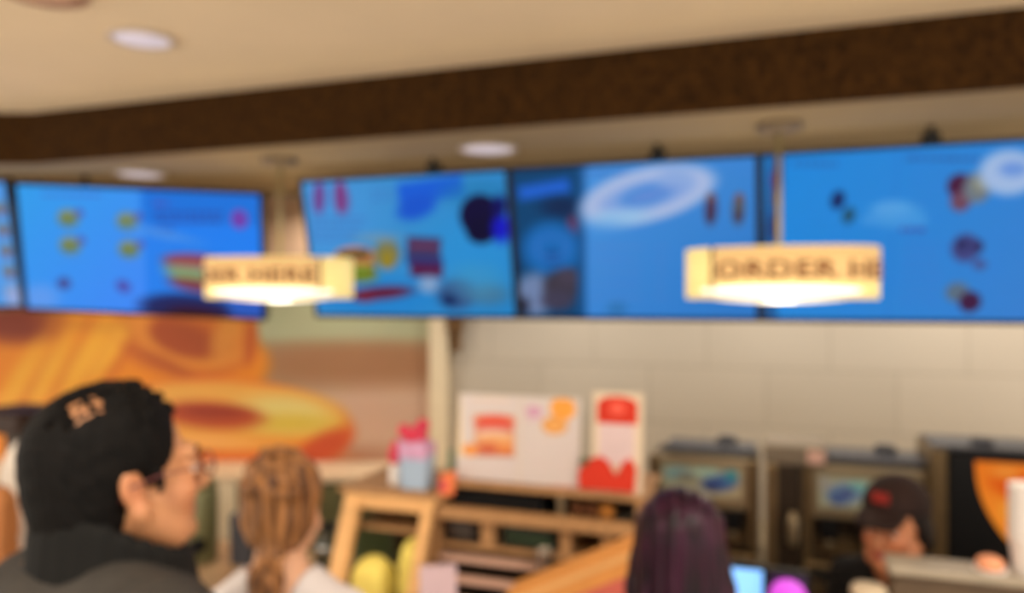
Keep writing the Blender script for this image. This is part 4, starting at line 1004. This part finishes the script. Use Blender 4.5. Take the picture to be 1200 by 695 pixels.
for x_ in (-.050, -.034, -.017):
    zz = lambda y: .036+.091*math.sqrt(max(0, 1-((y-.024)/.1)**2-(x_/.0835)**2))
    for y_ in np.linspace(.022+abs(x_+.034), .088-abs(x_+.034), 7): d.ell((x_, y_, zz(y_)), (.0078, .009, .0240), .003, 'cut')
d.noise(lambda X, Y, Z: .0012*np.sin(X*330+Z*90)*np.sin(Y*300-Z*140))
d.M = p.Mh; d.keep((0, 0, -.085), (0, 0, -1))
grow('hair', d, blk, p.root)
# glasses
gm = MB(); gf = M('dark_red_frame', (92, 40, 40), .3)
for q in (1, -1):
    c = Vector((.032*q, -.108, -.004))
    gm.tube([p.Mh @ (c+Vector((.024*math.cos(a), abs(.024*math.cos(a))*.1, .017*math.sin(a)))) for a in np.linspace(0, 2*math.pi, 25)], .0018, 6)
    gm.tube([p.Mh @ Vector(t) for t in ((.056*q, -.105, 0), (.074*q, -.09, .002), (.0835*q, -.02, .004), (.083*q, .018, -.004), (.080*q, .03, -.02))], .0016, 6)
gm.tube([p.Mh @ Vector(t) for t in ((-.009, -.108, .002), (0, -.112, .006), (.009, -.108, .002))], .0016, 6)
gm.build('glasses', gf, p.root, True)

# --- the woman with the ponytail
p = Person('woman seen from behind with light brown hair in a ponytail and pale grey top', -.480, 1.60, .915, math.radians(183), sw=.84, sdrop=.03, head_tilt=math.radians(6), skin=(214, 164, 132))
br_ = hairmat('brown_highlighted_hair', (66, 36, 14), (164, 112, 66), 60, .5, spec=.3); p.browm = br_
p.body(1.)
gt_ = M('pale_grey_knit', (206, 198, 198), .85, var=.06, bump=.4, bscale=160)
p.top('top', gt_, .012, 1., neck_r=.072, folds=.002)
p.trousers(M('blue_denim', (70, 90, 130), .8, var=.15)); p.shoes(white_m)
c_ = np.array(p.Mh.translation)
d = Sdf(c_+np.array((-.14, -.14, -.42)), c_+np.array((.14, .19, .19)), .0035); d.M = p.Mh
d.ell((0, .022, .036), (.088, .104, .092), .01).ell((0, .045, -.028), (.078, .075, .075), .03)
for sx, sy, sz, r_ in ((-.025, .05, .115, .03), (.02, .03, .118, .028), (.0, .085, .10, .034), (.045, .06, .09, .026), (-.05, .05, .085, .028), (.03, .10, .05, .03), (-.03, .105, .04, .03)): d.ell((sx, sy, sz), (r_, r_, r_*.45), .02)
d.ell((0, -.100, -.02), (.072, .062, .09), .01, 'cut').ell((0, -.09, -.09), (.09, .09, .07), .01, 'cut')
d.cap((0, .085, -.07), (.0, .092, -.095), .030, .026, .015)
pts = [(0, .095, -.095), (.004, .125, -.14), (-.004, .135, -.20), (.004, .128, -.27), (0, .118, -.33), (.0, .112, -.37)]
for i in range(5): d.cap(pts[i], pts[i+1], (.026, .036, .040, .036, .026)[i], (.036, .040, .036, .026, .010)[i], .01)
d.noise(lambda X, Y, Z: .0016*np.sin(X*190+2.4*np.sin(Z*30)+Y*60)+.0012*np.sin(X*420-Z*50))
grow('hair', d, br_, p.root)
tm_ = MB().torus((0, 0, 0), .027, .005, 24, 8).build('hair_tie', M('tan_tie', (190, 140, 100), .7), p.root, True)
tm_.location = p.Mh @ Vector((0, .093, -.098))

# --- the woman with long dark hair
p = Person('woman seen from behind with long straight black hair with a painted purple sheen', .314, 1.44, .895, math.radians(172), sw=.88, sdrop=.02, skin=(200, 150, 120))
pu = hairmat('black_hair_painted_sheen', (9, 4, 8), (52, 14, 38), 60, .4, stretch=(1, 1, .08), spec=.2); p.browm = pu  # purple sheen of the magenta glow is put into the hair colour
p.body(1.)
p.top('top', M('coral_top', (226, 110, 98), .8, var=.08, bump=.2), .012, .6, neck_r=.085, folds=.002)
p.trousers(M('black_denim', (34, 34, 40), .8, var=.15)); p.shoes(black_m)
c_ = np.array(p.Mh.translation)
d = Sdf(c_+np.array((-.15, -.14, -.46)), c_+np.array((.15, .19, .15)), .004); d.M = p.Mh
d.ell((0, .022, .034), (.090, .104, .092), .01)
d.ell((0, .05, -.04), (.086, .072, .09), .03)
for q in (-.058, -.032, 0, .032, .058):
    d.cap((q*.8, .085-abs(q)*.4, .0), (q*1.12, .108-abs(q)*.4, -.18), .036, .036, .012); d.cap((q*1.12, .108-abs(q)*.4, -.18), (q*1.05, .118-abs(q)*.3, -.42+abs(q)*.4), .036, .014, .012)
for q in (1, -1): d.cap((.062*q, -.005, .04), (.086*q, .01, -.09), .030, .026, .015).cap((.086*q, .01, -.09), (.098*q, .05, -.26), .026, .022, .015)
d.ell((0, -.105, -.02), (.066, .07, .09), .01, 'cut').ell((0, -.10, -.10), (.07, .085, .07), .01, 'cut')
d.noise(lambda X, Y, Z: .0016*np.sin(X*260+1.5*np.sin(Z*12))+.0008*np.sin(X*520+Z*14))
grow('hair', d, pu, p.root)

# --- the worker behind the counter
WX, WY = 1.035, 2.08
th = math.radians(-38)
LEAN = math.radians(28)
p = Person('worker behind the counter in a dark cap and black uniform, looking down', 0, 0, .835, th, hs=1.16, sw=.9, lean=LEAN, head_turn=math.radians(-10), head_tilt=math.radians(2), skin=(196, 128, 88), lips=(176, 84, 76),
           arms={1: ((.25, -.02, 1.14), (.16, -.22, 1.06), (-.1, -.9, .1)), -1: ((-.25, -.02, 1.14), (-.16, -.22, 1.06), (.1, -.9, .1))})
hc = Matrix.Rotation(th, 4, 'Z') @ p.Mh.translation
p.root.location = (WX-hc.x, WY-hc.y, 0)
print('WORKER head z', hc.z, 'wanted', EYE-(615-347.5)*WY/F)
dk_ = hairmat('dark_brown_hair', (10, 6, 5), (30, 18, 12), 90, .5, spec=.15); p.browm = dk_
p.lo = p.lo+np.array((0, -.1, 0))
p.body(1.)
um = M('black_uniform', (18, 17, 18), .8, var=.15, bump=.2, bscale=200)
p.top('uniform_shirt', um, .013, .35, neck_r=.068, hem=.9)
p.trousers(um); p.shoes(black_m)
c_ = np.array(p.Mh.translation)
d = Sdf(c_-.17, c_+.17, .0035); d.M = p.Mh
d.ell((0, .026, .030), (.080, .098, .084), .01).ell((0, .06, -.04), (.066, .060, .07), .03).ell((0, .10, -.05), (.032, .03, .034), .015)
d.ell((0, -.100, -.01), (.074, .064, .09), .01, 'cut').ell((0, -.09, -.08), (.09, .09, .06), .01, 'cut')
for q in (1, -1): d.ell((.074*q, .022, -.024), (.022, .036, .056), .015)
d.noise(lambda X, Y, Z: .001*np.sin(X*300+Z*80)*np.sin(Y*260))
grow('hair', d, dk_, p.root)
d = Sdf(c_-.22, c_+.22, .0035); d.M = p.Mh
d.ell((0, .018, .046), (.087, .104, .088), .01)
d.keep((0, 0, .034), (0, -.12, -1), .004)
d.cap((-.045, -.085, .040), (.045, -.085, .040), .012, None, .01)
for i in range(15):
    x = (i-7)*.0078; d.cap((x, -.080, .041), (x*.92, -.152+abs(x)**2*9, .030-abs(x)*.12), .0065, .0055, .012)
cap_m = M('dark_brown_cap', (34, 18, 14), .8, var=.2, bump=.3, bscale=250)
cpo = grow('cap', d, cap_m, p.root)
m = MB(); pts = [p.Mh @ Vector((x, -.0885-.0+x*x*4.6, z)) for x, z in ((-.022, .075), (.022, .075), (.022, .105), (-.022, .105))]
nrm = (p.Mh.to_3x3() @ Vector((0, -1, .25))).normalized()
m.add([q+nrm*.001 for q in pts]+[q+nrm*.006 for q in pts], [(0, 3, 2, 1), (4, 5, 6, 7), (0, 1, 5, 4), (1, 2, 6, 5), (2, 3, 7, 6), (3, 0, 4, 7)])
m.build('badge', M('dark_red_badge', (132, 36, 30), .6), cpo)
#PEOPLE-END
# ------------------------------------------------------------------ light, camera
wd = bpy.data.worlds.new('dining_room_light'); SC.world = wd; wd.use_nodes = True
bg = wd.node_tree.nodes['Background']; bg.inputs['Color'].default_value = (*lin((255, 246, 232)), 1); bg.inputs['Strength'].default_value = 1.95
cam = bpy.data.cameras.new('camera'); co = bpy.data.objects.new('camera', cam); COL.objects.link(co)
cam.sensor_width = 36; cam.lens = 27; co.location = (0, 0, EYE); co.rotation_euler = (math.pi/2, 0, 0); cam.clip_start = .02
cam.dof.use_dof = DOF_ON; cam.dof.focus_distance = .30; cam.dof.aperture_fstop = 4.8
SC.camera = co
vs = SC.view_settings; vs.view_transform = 'Standard'; vs.look = 'None'; vs.gamma = 1; vs.exposure = EXPO; vs.use_curve_mapping = False
